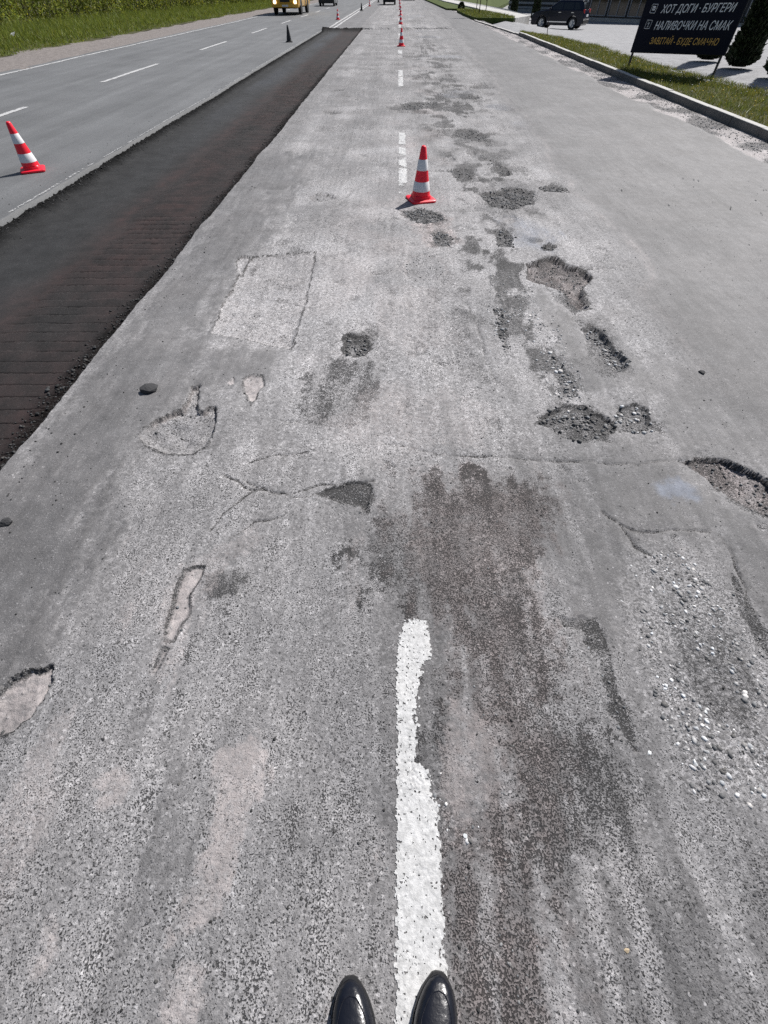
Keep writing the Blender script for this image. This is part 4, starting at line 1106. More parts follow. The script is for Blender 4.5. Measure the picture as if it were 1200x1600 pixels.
# ------------------------------------------------------------------ shrubs and trees
def leaves(P, D, ln, wd, tint):
    """pointed leaves (two triangles each, folded) at P along directions D"""
    n = len(P)
    r = rng.normal(0, 1, (n, 3)); s = np.cross(D, r); s /= np.linalg.norm(s, axis=1)[:, None] + 1e-9
    up = np.cross(s, D)
    a = P; b = P + D * ln[:, None] * .45 + s * wd[:, None] * .5 + up * wd[:, None] * .12; c = P + D * ln[:, None]; d = P + D * ln[:, None] * .45 - s * wd[:, None] * .5 + up * wd[:, None] * .12
    V = np.stack([a, b, c, d], 1).reshape(-1, 3)
    i = np.arange(n) * 4
    F = np.concatenate([np.stack([i, i + 1, i + 2], -1), np.stack([i, i + 2, i + 3], -1)])
    return V, F, np.repeat(tint, 4, 0)
def make_shrub(seed, h=3.6, nst=34, spread=1.25, per=85):
    r = np.random.default_rng(seed); st = MB(); Ps, Ds = [], []
    for k in range(nst):
        a = r.uniform(0, 6.28); q = spread * math.sqrt(r.random()) * .75
        b = np.array([math.cos(a) * q, math.sin(a) * q, 0]); hh = h * r.uniform(.55, 1.05)
        tip = b + np.array([r.normal(0, .25), r.normal(0, .25), hh]); mid = (b + tip) / 2 + r.normal(0, .06, 3)
        if k < 14: st.tube([b, mid, tip], [.014, .010, .004], 5)
        t = r.uniform(.03, 1, per)
        p = (1 - t)[:, None] ** 2 * b + 2 * (t * (1 - t))[:, None] * mid + (t ** 2)[:, None] * tip
        p = p + r.normal(0, .07, p.shape)
        d = r.normal(0, .55, p.shape); d[:, 2] += .75; d /= np.linalg.norm(d, axis=1)[:, None]
        Ps.append(p); Ds.append(d)
    P = np.concatenate(Ps); D = np.concatenate(Ds); n = len(P)
    V, F, T = leaves(P, D, r.uniform(.09, .20, n), r.uniform(.025, .055, n), tints(n, .5, .35))
    return st.mesh('stem', M['bark']), np_mesh('foliage', V, F, M['leaf'], T)
SV = [make_shrub(50 + k, nst=30 + 4 * k) for k in range(4)]
ordn = ['first', 'second', 'third', 'fourth', 'fifth', 'sixth', 'seventh', 'eighth', 'ninth', 'tenth', 'eleventh', 'twelfth', 'thirteenth', 'fourteenth', 'fifteenth', 'sixteenth', 'seventeenth', 'eighteenth']
k = 0; y = 25.5
while y < 92 and k < 18:
    x = np.interp(y, [24, 33, 48, 82, 100], [-20.6, -20.4, -19.2, -17.3, -16.6])
    s = rnd.uniform(.9, 1.2)
    t = thing('shrub', 'dense leafy shrub behind the left verge, %s from the left picture edge' % ordn[k], 'shrub', (x - .9, y, .05), rnd.uniform(0, 6), 'shrubs behind the left verge')
    t.scale = (s * 1.35, s * 1.35, s)
    st, fo = SV[k % 4]; link('stem', st, t); link('foliage', fo, t)
    y += 2.3 + .028 * (y - 25) * 2; k += 1
# darker growth behind the first row, one mass
n = 42000
y = 18 + 85 * rng.random(n) ** 1.2; x = np.interp(y, [24, 33, 48, 82, 100], [-21.6, -21.4, -20.4, -18.4, -17.6]) - 2.6 * rng.random(n) ** 1.2; z = 3.6 * rng.random(n)
d = rng.normal(0, .6, (n, 3)); d[:, 2] += .6; d /= np.linalg.norm(d, axis=1)[:, None]
V, F, T = leaves(np.stack([x, y, z], -1), d, rng.uniform(.15, .32, n), rng.uniform(.06, .12, n), tints(n, .5, .2))
tag(link('thicket', np_mesh('thicket', V, F, M['leaf'], T)), 'dense green thicket filling the space behind the roadside shrubs', None, None, 'stuff')

def make_thuja(seed, h=3.2, r0=.55, n=5200):
    r = np.random.default_rng(seed)
    t = r.random(n) ** 1.25
    rad = r0 * (1 - t) ** .75 * (.72 + .28 * np.sqrt(r.random(n))) * (1 + .10 * np.sin(7 * r.uniform(0, 6.28, n))) * np.clip(t * 14 + .55, 0, 1)
    a = r.uniform(0, 6.28, n)
    P = np.stack([rad * np.cos(a), rad * np.sin(a), .06 + t * h], -1)
    d = np.stack([np.cos(a) * .7, np.sin(a) * .7, np.full(n, .9)], -1) + r.normal(0, .3, (n, 3)); d /= np.linalg.norm(d, axis=1)[:, None]
    V, F, T = leaves(P, d, r.uniform(.07, .17, n), r.uniform(.04, .09, n), tints(n, .4, .1))
    core = MB().lathe([(r0 * .5, .05), (r0 * .68, h * .12), (r0 * .5, h * .45), (.03, h * .93)], 10)
    return core.mesh('trunk', M['bark'], smooth=True), np_mesh('crown', V, F, M['conifer'], T)
TV = [make_thuja(80 + k, 3.2 + .3 * k, .40 + .03 * k) for k in range(3)]
for k, (x, y, s, lb) in enumerate(THUJAS):
    t = thing('thuja_tree', lb, 'conifer', (x, y, float(z_lot(np.array(x), np.array(y))) - .03), rnd.uniform(0, 6), 'columnar conifers on the forecourt'); t.scale = (s, s, s)
    tr, cr = TV[k % 3]; link('trunk', tr, t); link('crown', cr, t)

def make_sapling(seed, h=3.0):
    r = np.random.default_rng(seed); mb = MB().tube([(0, 0, 0), (.02, .01, h * .4), (0, .03, h)], [.035, .028, .012], 7)
    Ps = []
    for k in range(9):
        a = r.uniform(0, 6.28); z0 = r.uniform(1.5, h * .95); l = r.uniform(.4, .8)
        tip = np.array([math.cos(a) * l, math.sin(a) * l, z0 + l * .8]); mb.tube([(0, .02, z0), tuple(tip * .5 + np.array([0, .01, z0 * .5])), tuple(tip)], [.014, .009, .004], 5)
        Ps.append(np.array([0, .02, z0]) + (tip - np.array([0, .02, z0])) * r.random((70, 1)) ** .6 + r.normal(0, .09, (70, 3)))
    P = np.concatenate(Ps); n = len(P); d = r.normal(0, 1, (n, 3)); d /= np.linalg.norm(d, axis=1)[:, None]
    V, F, T = leaves(P, d, r.uniform(.06, .11, n), r.uniform(.03, .06, n), tints(n))
    return mb.mesh('trunk', M['bark'], smooth=True), np_mesh('crown', V, F, M['leaf'], T)
PV = [make_sapling(90 + k, 2.8 + .3 * k) for k in range(2)]
for k, (x, y, lb) in enumerate(SAPLINGS):
    t = thing('sapling', lb, 'tree', (x, y, .08), rnd.uniform(0, 6), 'young trees by the forecourt entrance'); tr, cr = PV[k % 2]; link('trunk', tr, t); link('crown', cr, t)
# small dark round shrub near the path
r = np.random.default_rng(97); n = 1500; d = r.normal(0, 1, (n, 3)); d /= np.linalg.norm(d, axis=1)[:, None]; d[:, 2] = np.abs(d[:, 2])
t = thing('round_shrub', 'small dark rounded shrub on the far grass beside the pale path', 'shrub', (6.3, 65.3, .1))
V, F, T = leaves(d * np.array([.3, .3, .42]) * r.uniform(.75, 1, (n, 1)), d, r.uniform(.06, .12, n), r.uniform(.03, .06, n), tints(n))
link('foliage', np_mesh('foliage', V, F, M['conifer'], T), t); MB().tube([(0, 0, -.05), (0, 0, .4)], [.03, .015], 6).obj('stem', M['bark'], t)
# wooden stake in the turf
st = MB().tube([(0, 0, -.05), (-.05, .02, .30), (-.09, .05, .62)], [.018, .014, .010], 6).obj('stake', M['bark']); st.location = (7.05, 29.8, .07)
tag(st, 'thin leaning stake at the far end of the turf strip', 'stake')

# grass islands and pale path on the far right
def sheet(name, pts, z, mat, label, thick=.12):
    n = len(pts); zf = (lambda p: z) if not callable(z) else z
    top = [(x, y, zf((x, y))) for x, y in pts]; bot = [(x, y, zf((x, y)) - thick) for x, y in pts]
    mb = MB().add(top + bot, [tuple(range(n)), tuple(reversed(range(n, 2 * n)))] + [(i, n + i, n + (i + 1) % n, (i + 1) % n) for i in range(n)])
    o = mb.obj(name, mat); tag(o, label, None, None, 'structure'); return o
ISL = [(5.45, 53.5), (5.6, 47.5), (5.75, 46.8), (8.3, 46.2), (8.6, 48), (7.9, 58), (7.0, 62), (5.6, 62)]
sheet('grass_island', ISL, lambda p: .13, M['meadow'], 'kerbed grass island by the forecourt entrance', .3)
sheet('far_verge', [(4.9, 66), (4.6, 90), (3.9, 140), (3.4, 220), (30, 220), (24, 140), (13.2, 90), (9.8, 70), (7.2, 64.5)], lambda p: .12 if p[0] < 9 else -.5, M['meadow'], 'far grass verge on the right of the road', .9)
sheet('footpath', [(6.4, 93), (7.2, 75), (7.7, 64), (8.1, 58), (8.75, 48), (10.6, 52), (10.2, 62), (9.6, 75), (8.6, 96), (7.2, 120), (6.2, 120)], lambda p: .19 if p[1] > 60 else .07, M['footpath'], 'pale footpath running beside the far grass', .9)
n = 9000
x, y = in_poly(ISL, n, .05); n = len(x)
V, F, T = blades(x, y, np.full(n, .12), rng.uniform(.05, .14, n), rng.uniform(.03, .05, n), tints(n, .35, .4), .6)
tag(link('island_grass', np_mesh('island_grass', V, F, M['turf'], T)), 'short grass on the island by the forecourt entrance', None, None, 'stuff')

# ------------------------------------------------------------------ traffic cones
def make_cone_meshes():
    b = MB(); s = .150; rc = .035; pts = []
    for cx, cy, a0 in ((1, 1, 0), (-1, 1, 90), (-1, -1, 180), (1, -1, 270)):
        for k in range(5):
            a = R(a0 + 22.5 * k); pts.append((cx * (s - rc) + rc * math.cos(a), cy * (s - rc) + rc * math.sin(a)))
    ring = lambda k, z: [(x * k, y * k, z) for x, y in pts]
    n = len(pts)
    circ = lambda rad, z: [(rad * math.cos(math.atan2(y, x)), rad * math.sin(math.atan2(y, x)), z) for x, y in pts]
    b.rings([ring(.985, 0), ring(1, .006), ring(1, .018), ring(.96, .024), circ(.128, .028), circ(.124, .05), circ(.113, .062)])
    base = b.mesh('base', M['cone_red'], smooth=True)
    base_k = base.copy(); base_k.materials[0] = M['cone_black']
    def rad(z): return .107 + (.027 - .107) * (z - .06) / (.5 - .06)
    body = MB().lathe([(rad(.06), .06), (rad(.2), .2), (rad(.35), .35), (rad(.485), .485), (.022, .497), (.014, .5)], 28).mesh('body', M['cone_red'], smooth=True)
    body_k = body.copy(); body_k.materials[0] = M['cone_black']
    bands = []
    for z0, z1 in ((.098, .188), (.288, .385)):
        bands.append(MB().lathe([(rad(z0) + .0004, z0), (rad(z0) + .0022, z0 + .002), (rad(z1) + .0022, z1 - .002), (rad(z1) + .0004, z1)], 28, cap=False).mesh('reflective_band', M['cone_white'], smooth=True))
    return base, body, bands, base_k, body_k
CB, CBo, CBa, CBk, CBok = make_cone_meshes()
for x, y, rz, blk, lb in CONES:
    z = field_z(x, y)[0] if x > -2 else .008
    t = thing('traffic_cone', lb, 'traffic cone', (x, y, z + .002), rz, 'traffic cones set out along the roadworks')
    link('base', CBk if blk else CB, t); link('body', CBok if blk else CBo, t)
    if not blk:
        for bm_ in CBa: link('reflective_band', bm_, t)

# ------------------------------------------------------------------ the two shoes
def make_shoe(name, label, tip, ang, side):
    """toe tip at the origin, heel towards -y; side=+1 right foot, -1 left foot"""
    t = thing(name, label, 'shoe', tip, ang, 'pair of black leather shoes')
    ts = [0, .004, .012, .025, .045, .07, .10, .14, .18, .22, .26, .285, .297]
    hw = [.005, .015, .0255, .0355, .0445, .0515, .054, .050, .0405, .036, .0345, .027, .010]
    sh = [0, 0, 0, -.0005, -.002, -.004, -.006, -.006, -.004, -.002, 0, 0, 0]           # towards the inside of the foot
    top = [.022, .027, .033, .039, .045, .052, .060, .070, .078, .083, .085, .083, .060]
    def outline(k, e=0): return hw[k] + e, sh[k] * -side * -1
    # sole with welt
    L, Rr = [], []
    for k in range(len(ts)):
        L.append((sh[k] * side - hw[k] - .0035, -ts[k] + (.004 if k < 2 else 0))); Rr.append((sh[k] * side + hw[k] + .0035, -ts[k] + (.004 if k < 2 else 0)))
    pts = L + Rr[::-1]; n = len(pts)
    so = MB().rings([[(x * .97, y, 0) for x, y in pts], [(x, y, .003) for x, y in pts], [(x, y, .010) for x, y in pts], [(x * .985, y, .0125) for x, y in pts]])
    so.obj('sole', M['sole'], t, smooth=True)
    MB().rings([[(x * .9, -.262 + y, -.0) for x, y in [(-.03, .045), (.03, .045), (.032, .0), (.02, -.03), (-.02, -.03), (-.032, 0)]], [(x, -.262 + y, .004) for x, y in [(-.03, .045), (.03, .045), (.032, .0), (.02, -.03), (-.02, -.03), (-.032, 0)]]]).obj('heel', M['sole'], t)
    # upper: rings across the foot
    NA = 25; rings = []
    T = np.linspace(0, len(ts) - 1, 61); Ts = np.interp(T, range(len(ts)), ts); HW = np.interp(T, range(len(ts)), hw); TP = np.interp(T, range(len(ts)), top); SH = np.interp(T, range(len(ts)), sh)
    ker = np.array([1, 2, 3, 2, 1]) / 9.
    pad = lambda a: np.convolve(np.concatenate([[2 * a[0] - a[2], 2 * a[0] - a[1]], a, [2 * a[-1] - a[-2], 2 * a[-1] - a[-3]]]), ker, 'valid')
    HW, TP, SH = pad(HW), pad(TP), pad(SH)
    def surf(i, a):
        """a: 0 .. pi across the top"""
        c, s = math.cos(a), math.sin(a)
        x = SH[i] * side - HW[i] * math.copysign(abs(c) ** .62, c)
        z = .011 + (TP[i] - .011) * abs(s) ** .80
        return (x, -Ts[i], z)
    Vv, Ff = [], []
    for i in range(61):
        for k in range(NA):
            Vv.append(surf(i, math.pi * k / (NA - 1)))
    for i in range(60):
        for k in range(NA - 1):
            mid = (k + .5) / (NA - 1)
            if Ts[i] > .148 and Ts[i] < .285 and .26 < mid < .74: continue        # the foot opening
            Ff.append((i * NA + k, i * NA + k + 1, (i + 1) * NA + k + 1, (i + 1) * NA + k))
    Ff.append(tuple(range(NA))); Ff.append(tuple(60 * NA + k for k in reversed(range(NA))))
    MB().add(Vv, Ff).obj('upper', M['leather'], t, smooth=True, flat_angle=70)
    # raised seam round the apron
    pa = []
    i0 = next(i for i in range(61) if Ts[i] > .024); i1 = next(i for i in range(61) if Ts[i] > .135)
    half = []
    for i in range(i0, i1):
        q = (Ts[i] - Ts[i0]) / .05
        off = .62 * min(1, math.sqrt(max(0, q))) * (1 - .12 * min(1, q))
        half.append((i, off))
    seam = [surf(i, math.pi / 2 - o * 1.15) for i, o in reversed(half)] + [surf(i, math.pi / 2 + o * 1.15) for i, o in half[1:]]
    MB().tube([(x, y, z + .0003) for x, y, z in seam], .0015, 6).obj('apron_seam', M['leather'], t, smooth=True)
    # saddle strap across the instep
    V2, F2 = [], []
    ia = next(i for i in range(61) if Ts[i] > .094); ib = next(i for i in range(61) if Ts[i] > .122)
    for i in range(ia, ib + 1):
        for k in range(NA):
            x, y, z = surf(i, math.pi * (.10 + .8 * k / (NA - 1))); V2.append((x * 1.02, y, z + .0022))
    m = ib - ia
    for i in range(m):
        for k in range(NA - 1): F2.append((i * NA + k, i * NA + k + 1, (i + 1) * NA + k + 1, (i + 1) * NA + k))
    sm = MB().add(V2, F2).mesh('strap', M['leather'], smooth=True)
    so_ = link('strap', sm, t); md = so_.modifiers.new('thick', 'SOLIDIFY'); md.thickness = .002
    # inner sole seen through the opening
    MB().rings([[(x * .86, y, .016) for x, y in pts], [(x * .86, y, .018) for x, y in pts]]).obj('insole', M['trim'], t)
    return t
make_shoe('shoe', 'black leather shoe standing to the left of the white dash', (-.083, -.304, field_z(-.09, -.35)[0] + .004), R(7), -1)
make_shoe('shoe', 'black leather shoe with its toe on the white dash', (.151, -.290, field_z(.14, -.34)[0] + .005), R(-7), 1)

# ------------------------------------------------------------------ the advertising sign
SA = Vector((6.7376, 17.9047, .07)); SB_ = Vector((8.2912, 15.877, .07)); sdv = (SB_ - SA); slen = sdv.length
sign = thing('advertising_sign', 'dark advertising board on two posts standing in the turf', 'sign', SA, math.atan2(sdv.y, sdv.x))
# local x along the board, local -y towards the road user, z up; the board hangs slightly askew
def tilt(z, s): return z + .033 * s
bd = MB(); W0, W1, zb, zt = -.02, 2.62, .335, 2.05
bd.prism([(W0, tilt(zb, W0)), (W1, tilt(zb, W1)), (W1, tilt(zt, W1)), (W0, tilt(zt, W0))], -.012, .012)
board = bd.obj('board', M['sign_board'], sign)
fr = MB()
for (x0, z0), (x1, z1) in (((W0, zb), (W1, zb)), ((W1, zb), (W1, zt)), ((W1, zt), (W0, zt)), ((W0, zt), (W0, zb))):
    fr.tube([(x0, .028, tilt(z0, x0)), (x1, .028, tilt(z1, x1))], .014, 6)
fr.obj('frame', M['metal_dark'], sign)
for x in (.02, slen - .02):
    MB().box((x, .06, 1.0), (.045, .045, 2.15)).obj('post', M['metal_dark'], sign)
def text(body, s0, s1, zc, h, mat, shear=.22, bold=.008, name='lettering'):
    cu = bpy.data.curves.new('txt', 'FONT'); cu.body = body; cu.shear = shear; cu.offset = bold; cu.extrude = .002 / max(h, .01); cu.resolution_u = 3
    o = bpy.data.objects.new('txt', cu); C.objects.link(o)
    dg = bpy.context.evaluated_depsgraph_get(); dg.update()
    me = bpy.data.meshes.new_from_object(o.evaluated_get(dg)); bpy.data.objects.remove(o)
    co = np.array([v.co[:] for v in me.vertices]); x0, x1 = co[:, 0].min(), co[:, 0].max()
    cap = .70
    X = s0 + (co[:, 0] - x0) / (x1 - x0) * (s1 - s0); Zz = zc + co[:, 1] / cap * h + .033 * X
    Yy = -.0145 - np.sign(co[:, 2]) * .0015
    me.vertices.foreach_set('co', np.stack([X, Yy, Zz], -1).astype(np.float32).ravel()); me.materials.clear(); me.materials.append(mat); me.update(); me.name = name
    return link(name, me, board)
text('ХОТ ДОГИ · БУРГЕРИ', .50, 2.42, 1.045, .135, M['sign_white'])
text('НАЛИВОЧКИ НА СМАК', .47, 2.50, .755, .145, M['sign_white'])
text('ЗАВІТАЙ - БУДЕ СМАЧНО', .48, 2.35, .497, .115, M['sign_gold'], bold=.004)
def icon(s, z, kind):
    mb = MB()
    w = .075
    for (a, b), (c, d) in (((-w, -w), (w, -w)), ((w, -w), (w, w)), ((w, w), (-w, w)), ((-w, w), (-w, -w))):
        mb.tube([(s + a + b * .15, -.0145, tilt(z, s) + b), (s + c + d * .15, -.0145, tilt(z, s) + d)], .005, 4)
    if kind == 'burger':
        for zz, ww, hh in ((.028, .042, .030), (.002, .046, .010), (-.022, .042, .022)):
            mb.box((s, -.0145, tilt(z, s) + zz), (ww * 2, .004, hh))
    else:
        for sx in (-1, 1): mb.tube([(s + sx * .026, -.0145, tilt(z, s) + .045), (s + sx * .016, -.0145, tilt(z, s) + .005)], .006, 4)
        mb.box((s, -.0145, tilt(z, s) + .008), (.036, .004, .012)); mb.box((s, -.0145, tilt(z, s) - .018), (.010, .004, .045)); mb.box((s, -.0145, tilt(z, s) - .045), (.034, .004, .010))
    mb.obj('icon', M['sign_white'], board)
icon(.275, 1.125, 'burger'); icon(.262, .85, 'glass')

# ------------------------------------------------------------------ vehicles
def wheel(parent, x, y, r, w, out, spokes=5, rimmat='rim'):
    wh = bpy.data.objects.new('wheel', None); C.objects.link(wh); wh.parent = parent; wh.location = (x, y, r)
    MB().lathe([(r * .62, -w / 2), (r * .93, -w / 2), (r, -w * .32), (r, w * .32), (r * .93, w / 2), (r * .62, w / 2)], 28, axis='y', cap=False).obj('tyre', M['tyre'], wh, smooth=True)
    rm = MB().lathe([(r * .66, out * w * .48), (r * .60, out * w * .40), (r * .58, out * w * .1), (.02, out * w * .08)], 28, axis='y', cap=False)
    for k in range(spokes):
        a = 2 * math.pi * k / spokes
        for da in (-.16, .16):
            rm.tube([(math.cos(a + da) * r * .12, out * w * .36, math.sin(a + da) * r * .12), (math.cos(a + da * .9) * r * .62, out * w * .40, math.sin(a + da * .9) * r * .62)], [r * .06, r * .045], 5)
    rm.lathe([(r * .16, out * w * .28), (r * .15, out * w * .42), (.01, out * w * .44)], 12, axis='y', cap=False)
    rm.obj('rim', M[rimmat], wh, smooth=True)
    MB().lathe([(r * .6, out * w * .06), (.01, out * w * .05)], 20, axis='y', cap=False).obj('brake_disc', M['trim'], wh)
    return wh
def make_car(name, label, loc, rz, paint, L=4.35, Wd=1.8, H=1.56, group=None, rails=True):
    """front towards +x"""
    t = thing(name, label, 'car', loc, rz, group)
    f, b = L / 2, -L / 2; r = .335; ax = (f - .86, b + .80); hw = Wd / 2
    def arch(cx):
        return [(cx + .40 * math.cos(a), .335 + .40 * math.sin(a)) for a in [R(q) for q in range(-18, 199, 18)]]
    low = .22
    prof = [(b + .05, .36), (b, .55), (b + .02, .80), (b + .10, .98), (b + .42, 1.02), (f - 1.25, .99), (f - .55, .92), (f - .10, .78), (f, .60), (f - .02, .38), (f - .12, low)]
    under = [(p[0], max(low, p[1])) for p in arch(ax[0])] + [(p[0], max(low, p[1])) for p in arch(ax[1])]
    poly = prof + under + [(b + .12, low)]
    inn = [(x * .985, .6 + (z - .6) * .94) for x, z in poly]
    mb = MB(); n = len(poly)
    secs = [(-hw, [(x * .975, .58 + (z - .58) * (.90 if z > .8 else 1)) for x, z in poly]), (-hw * .955, poly), (hw * .955, poly), (hw, [(x * .975, .58 + (z - .58) * (.90 if z > .8 else 1)) for x, z in poly])]
    mb.rings([[(x, y, z) for x, z in p] for y, p in secs])
    mb.obj('body', paint, t, smooth=True, flat_angle=35)
    # greenhouse
    bot = [(b + .12, .97), (f - 1.18, .97)]; topz = H - .02
    gh = [[(b + .10, -hw * .93, .96), (f - 1.12, -hw * .93, .96), (f - 1.12, hw * .93, .96), (b + .10, hw * .93, .96)],
          [(b + .30, -hw * .80, topz - .06), (f - 1.93, -hw * .80, topz - .06), (f - 1.93, hw * .80, topz - .06), (b + .30, hw * .80, topz - .06)],
          [(b + .42, -hw * .70, topz), (f - 2.12, -hw * .70, topz), (f - 2.12, hw * .70, topz), (b + .42, hw * .70, topz)]]
    MB().rings(gh).obj('roof', paint, t, bevel=.03)
    def on_side(s, x0, x1, x2, x3, z0=1.0, z1=None):
        z1 = z1 or topz - .12
        yy = lambda z: hw * (.93 + (.80 - .93) * (z - .96) / (topz - 1.02)) + .006
        v = [(x0, s * yy(z0), z0), (x1, s * yy(z0), z0), (x2, s * yy(z1), z1), (x3, s * yy(z1), z1)]
        v2 = [(x, y - s * .012, z) for x, y, z in v]
        return MB().add(v + v2, [(0, 1, 2, 3), (4, 7, 6, 5), (0, 4, 5, 1), (1, 5, 6, 2), (2, 6, 7, 3), (3, 7, 4, 0)])
    for s in (-1, 1):
        on_side(s, -.25, f - 1.42, f - 2.02, -.28).obj('side_window', M['glass'], t)
        on_side(s, b + .95, -.33, -.36, b + .98).obj('side_window', M['glass'], t)
        on_side(s, b + .42, b + .87, b + .90, b + .60).obj('side_window', M['glass'], t)
        for xh in (-.15, -1.12):
            MB().box((xh, s * (hw + .012), .87), (.20, .03, .032)).obj('door_handle', M['chrome'], t)
        MB().box((-.05, s * (hw + .004), .40), (1.5, .02, .05)).obj('side_trim', M['chrome'], t)
        for xd in (-.30, .62, b + 1.02):
            MB().box((xd, s * (hw - .002), .68), (.008, .012, .52)).obj('door_seam', M['trim'], t)
        MB().box((f - 1.45, s * (hw + .07), 1.03), (.12, .20, .13)).obj('mirror', paint, t, bevel=.02)
        MB().box((f - .16, s * (hw - .20), .74), (.20, .34, .10), rz=s * -.35).obj('headlight', M['clear_lens'], t, bevel=.02)
        MB().box((b + .10, s * (hw - .14), .93), (.14, .24, .20), rz=s * .25).obj('tail_light', M['red_lens'], t, bevel=.02)
        MB().box((b + .04, s * (hw - .22), .50), (.08, .18, .06)).obj('reflector', M['clear_lens'], t)
        if rails:
            MB().tube([(b + .5, s * hw * .68, H - .02), (b + .6, s * hw * .68, H + .03), (f - 2.3, s * hw * .68, H + .03), (f - 2.2, s * hw * .68, H - .02)], .018, 6).obj('roof_rail', M['chrome'], t)
    MB().add([(f - 1.16, -hw * .82, 1.0), (f - 1.16, hw * .82, 1.0), (f - 1.90, hw * .74, topz - .10), (f - 1.90, -hw * .74, topz - .10)], [(0, 1, 2, 3)]).obj('windscreen', M['glass'], t).location = (.03, 0, .015)
    MB().add([(b + .13, hw * .76, 1.05), (b + .13, -hw * .76, 1.05), (b + .285, -hw * .72, topz - .12), (b + .285, hw * .72, topz - .12)], [(0, 1, 2, 3)]).obj('rear_window', M['glass'], t).location = (-.012, 0, .0)
    MB().box((b + .02, 0, .42), (.10, Wd * .94, .20)).obj('rear_bumper', M['trim'], t, bevel=.03)
    MB().box((f - .05, 0, .36), (.12, Wd * .90, .22)).obj('front_bumper', M['trim'], t, bevel=.03)
    MB().box((f - .03, 0, .60), (.06, .9, .12)).obj('grille', M['trim'], t, bevel=.01)
    MB().box((b - .015, 0, .72), (.03, .52, .12)).obj('number_plate', M['plate'], t)
    MB().box((b + .27, 0, H - .01), (.22, Wd * .68, .035)).obj('spoiler', paint, t, bevel=.01)
    for x in ax:
        for s in (-1, 1):
            wheel(t, x, s * (hw - .12), r, .22, s)
    MB().box((0, 0, .30), (L * .86, Wd * .72, .16)).obj('underbody', M['trim'], t)
    return t
# front of this car points away from the sign, up and to the left
zc = float(z_lot(np.array(12.7), np.array(50.8))) - .03
make_car('parked_car', 'black hatchback parked on the pale forecourt behind the turf strip', (12.75, 50.9, zc), math.atan2(1.25, -2.17), M['black_paint'], L=4.1, Wd=1.74, H=1.5)
make_car('oncoming_car', 'dark green car driving behind the yellow bus', (-8.55, 79.8, .01), R(-90), M['green_paint'], L=4.5, Wd=1.9, H=1.7)
make_car('leading_car', 'dark car driving away past the far cones', (-1.15, 85.2, .01), R(90), M['grey_paint'], L=4.4, Wd=1.62, H=1.6, rails=False)
make_car('distant_car', 'small dark car farthest up the road', (1.9, 110, .0), R(90), M['grey_paint'], L=4.2, Wd=1.7, H=1.5, rails=False)

def make_bus(loc, rz):
    """front towards +x"""
    t = thing('bus', 'yellow bus with bright headlights on the oncoming carriageway', 'bus', loc, rz)
    L, Wd, H = 6.9, 2.35, 2.75; f, b = 0, -L
    def sec(x, k, z0=.42, zt=H):
        w = Wd / 2 * k; return [(x, -w * .94, z0), (x, -w, z0 + .12), (x, -w, 1.25), (x, -w * .97, zt - .35), (x, -w * .86, zt - .06), (x, -w * .5, zt), (x, w * .5, zt), (x, w * .86, zt - .06), (x, w * .97, zt - .35), (x, w, 1.25), (x, w, z0 + .12), (x, w * .94, z0)]
    MB().rings([sec(b, .97), sec(b + .12, 1), sec(f - .45, 1), sec(f - .16, .985, zt=H - .05), sec(f - .02, .95, zt=H - .25)]).obj('body', M['bus_yellow'], t, smooth=True, flat_angle=35)
    MB().box((f - .02, 0, 1.85), (.10, Wd * .84, .85)).obj('windscreen', M['glass'], t, bevel=.03)
    MB().box((f + .01, 0, .82), (.06, .80, .26)).obj('grille', M['trim'], t, bevel=.01)
    MB().box((f + .04, 0, .50), (.16, Wd * .96, .20)).obj('front_bumper', M['bus_yellow'], t, bevel=.03)
    MB().box((f + .125, 0, .50), (.012, .52, .11)).obj('number_plate', M['plate'], t)
    for s in (-1, 1):
        MB().lathe([(.13, .0), (.125, .035), (.07, .06), (.01, .065)], 16, (f + .0, s * .86, .70), axis='x').obj('headlight', M['lamp'], t, smooth=True)
        MB().box((f + .0, s * 1.03, .70), (.06, .10, .10)).obj('indicator', M['sign_gold'], t)
        for k in range(5):
            MB().box((f - 1.35 - k * 1.12, s * (Wd / 2 - .018), 1.78), (.98, .06, .74)).obj('side_window', M['glass'], t, bevel=.02)
        MB().tube([(f - .15, s * 1.1, 2.1), (f + .12, s * 1.32, 2.05), (f + .12, s * 1.34, 1.75)], .015, 5).obj('mirror_arm', M['trim'], t)
        MB().box((f + .12, s * 1.34, 1.62), (.06, .18, .34)).obj('mirror', M['trim'], t, bevel=.02)
    # passenger doors on the kerb side and dark pillars on the other
    for xx in (-.75, -3.9):
        MB().box((xx, Wd / 2 - .012, 1.18), (.34, .06, 1.4)).obj('door', M['glass'], t, bevel=.02)
        MB().box((xx, -Wd / 2 + .012, 1.18), (.30, .06, 1.4)).obj('door', M['glass'], t, bevel=.02)
    for x in (f - 1.25, b + 1.65):
        for s in (-1, 1):
            MB().lathe([(.50, -.02), (.50, .02)], 24, (x, s * (Wd / 2 - .016), .46), axis='y').obj('wheel_arch', M['trim'], t)
            wheel(t, x, s * (Wd / 2 - .12), .42, .26, s, 6, 'trim')
    MB().box((-L / 2, 0, .44), (L * .9, Wd * .7, .2)).obj('underbody', M['trim'], t)
    return t
make_bus((-9.5, 54.6, .01), R(-90))

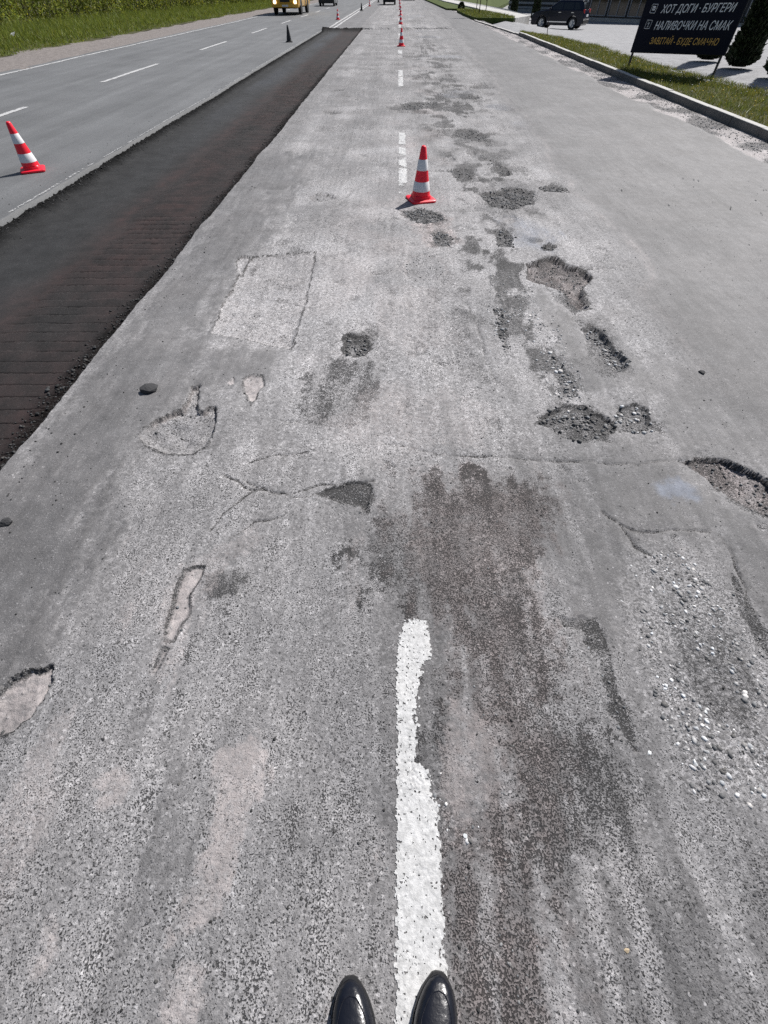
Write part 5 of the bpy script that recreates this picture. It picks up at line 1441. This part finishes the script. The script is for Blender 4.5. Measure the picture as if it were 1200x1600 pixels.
# ------------------------------------------------------------------ buildings
def building(A, B, depth, H, label, wall, nwin, z0=-1.0, win=(1.0, 2.9), name='shop_building', stripes=False):
    d = Vector((B[0] - A[0], B[1] - A[1], 0)); Ln = d.length
    t = thing(name, label, 'building', (A[0], A[1], z0), math.atan2(d.y, d.x))
    MB().box((Ln / 2, depth / 2, H / 2), (Ln, depth, H)).obj('wall', wall, t, bevel=.02)
    MB().box((Ln / 2, depth / 2, H + .12), (Ln + .5, depth + .5, .24)).obj('roof', M['metal_dark'], t, bevel=.02)
    MB().box((Ln / 2, -.04, .2), (Ln, .1, .4)).obj('plinth', M['concrete'], t)
    p = Ln / nwin
    for k in range(nwin):
        f = MB(); cx = p * (k + .5); w = p * .86; zc_ = (win[0] + win[1]) / 2; hh = win[1] - win[0]
        for xx in (-w / 2, 0, w / 2): f.box((cx + xx, -.05, zc_), (.07, .12, hh + .07))
        for zz in (win[0], win[1]): f.box((cx, -.052, zz), (w, .12, .07))
        wf = f.obj('window', M['facade_grey'], t)
        MB().box((cx, -.012, zc_), (w - .02, .05, hh)).obj('pane', M['glass'], wf)
    if stripes:
        for k in range(6): MB().box((Ln / 2, -.06, .55 + k * .42), (Ln, .10, .20)).obj('siding_board', M['facade_grey'], t)
    return t
building((19.2, 73), (33.5, 58.5), 14, 5.2, 'dark glazed shop front behind the advertising sign', M['facade'], 9, win=(.55, 3.2))
building((16.5, 98), (26, 88), 9, 4.5, 'dark building with grey siding boards behind the parked car', M['facade'], 3, stripes=True, win=(2.9, 3.9))
# distant tree belt closing the view ahead
n = 16000
x = rng.uniform(-140, 160, n); y = 330 + rng.normal(0, 12, n); z = 9 * rng.random(n) ** 1.3 * (1 + .35 * fbm(x, x * 0, 14, 3, 901))
d = rng.normal(0, 1, (n, 3)); d /= np.linalg.norm(d, axis=1)[:, None]
V, F, T = leaves(np.stack([x, y, z - 1], -1), d, rng.uniform(1.2, 2.6, n), rng.uniform(.8, 1.6, n), tints(n, .3, .1))
tag(link('far_woodland', np_mesh('far_woodland', V, F, M['leaf'], T)), 'far belt of trees at the end of the road', None, None, 'stuff')
lt = MB().add([(0, 0, 0), (.22, .03, .02), (.26, .16, .14), (.05, .18, .10), (.02, .0, .004), (.22, .03, .024), (.26, .16, .144), (.05, .18, .104)], [(0, 1, 2, 3), (7, 6, 5, 4)]).obj('paper_scrap', M['litter'])
lt.location = (-17.2, 27.4, .18); tag(lt, 'crumpled white paper scrap lying on the left verge grass', 'litter')
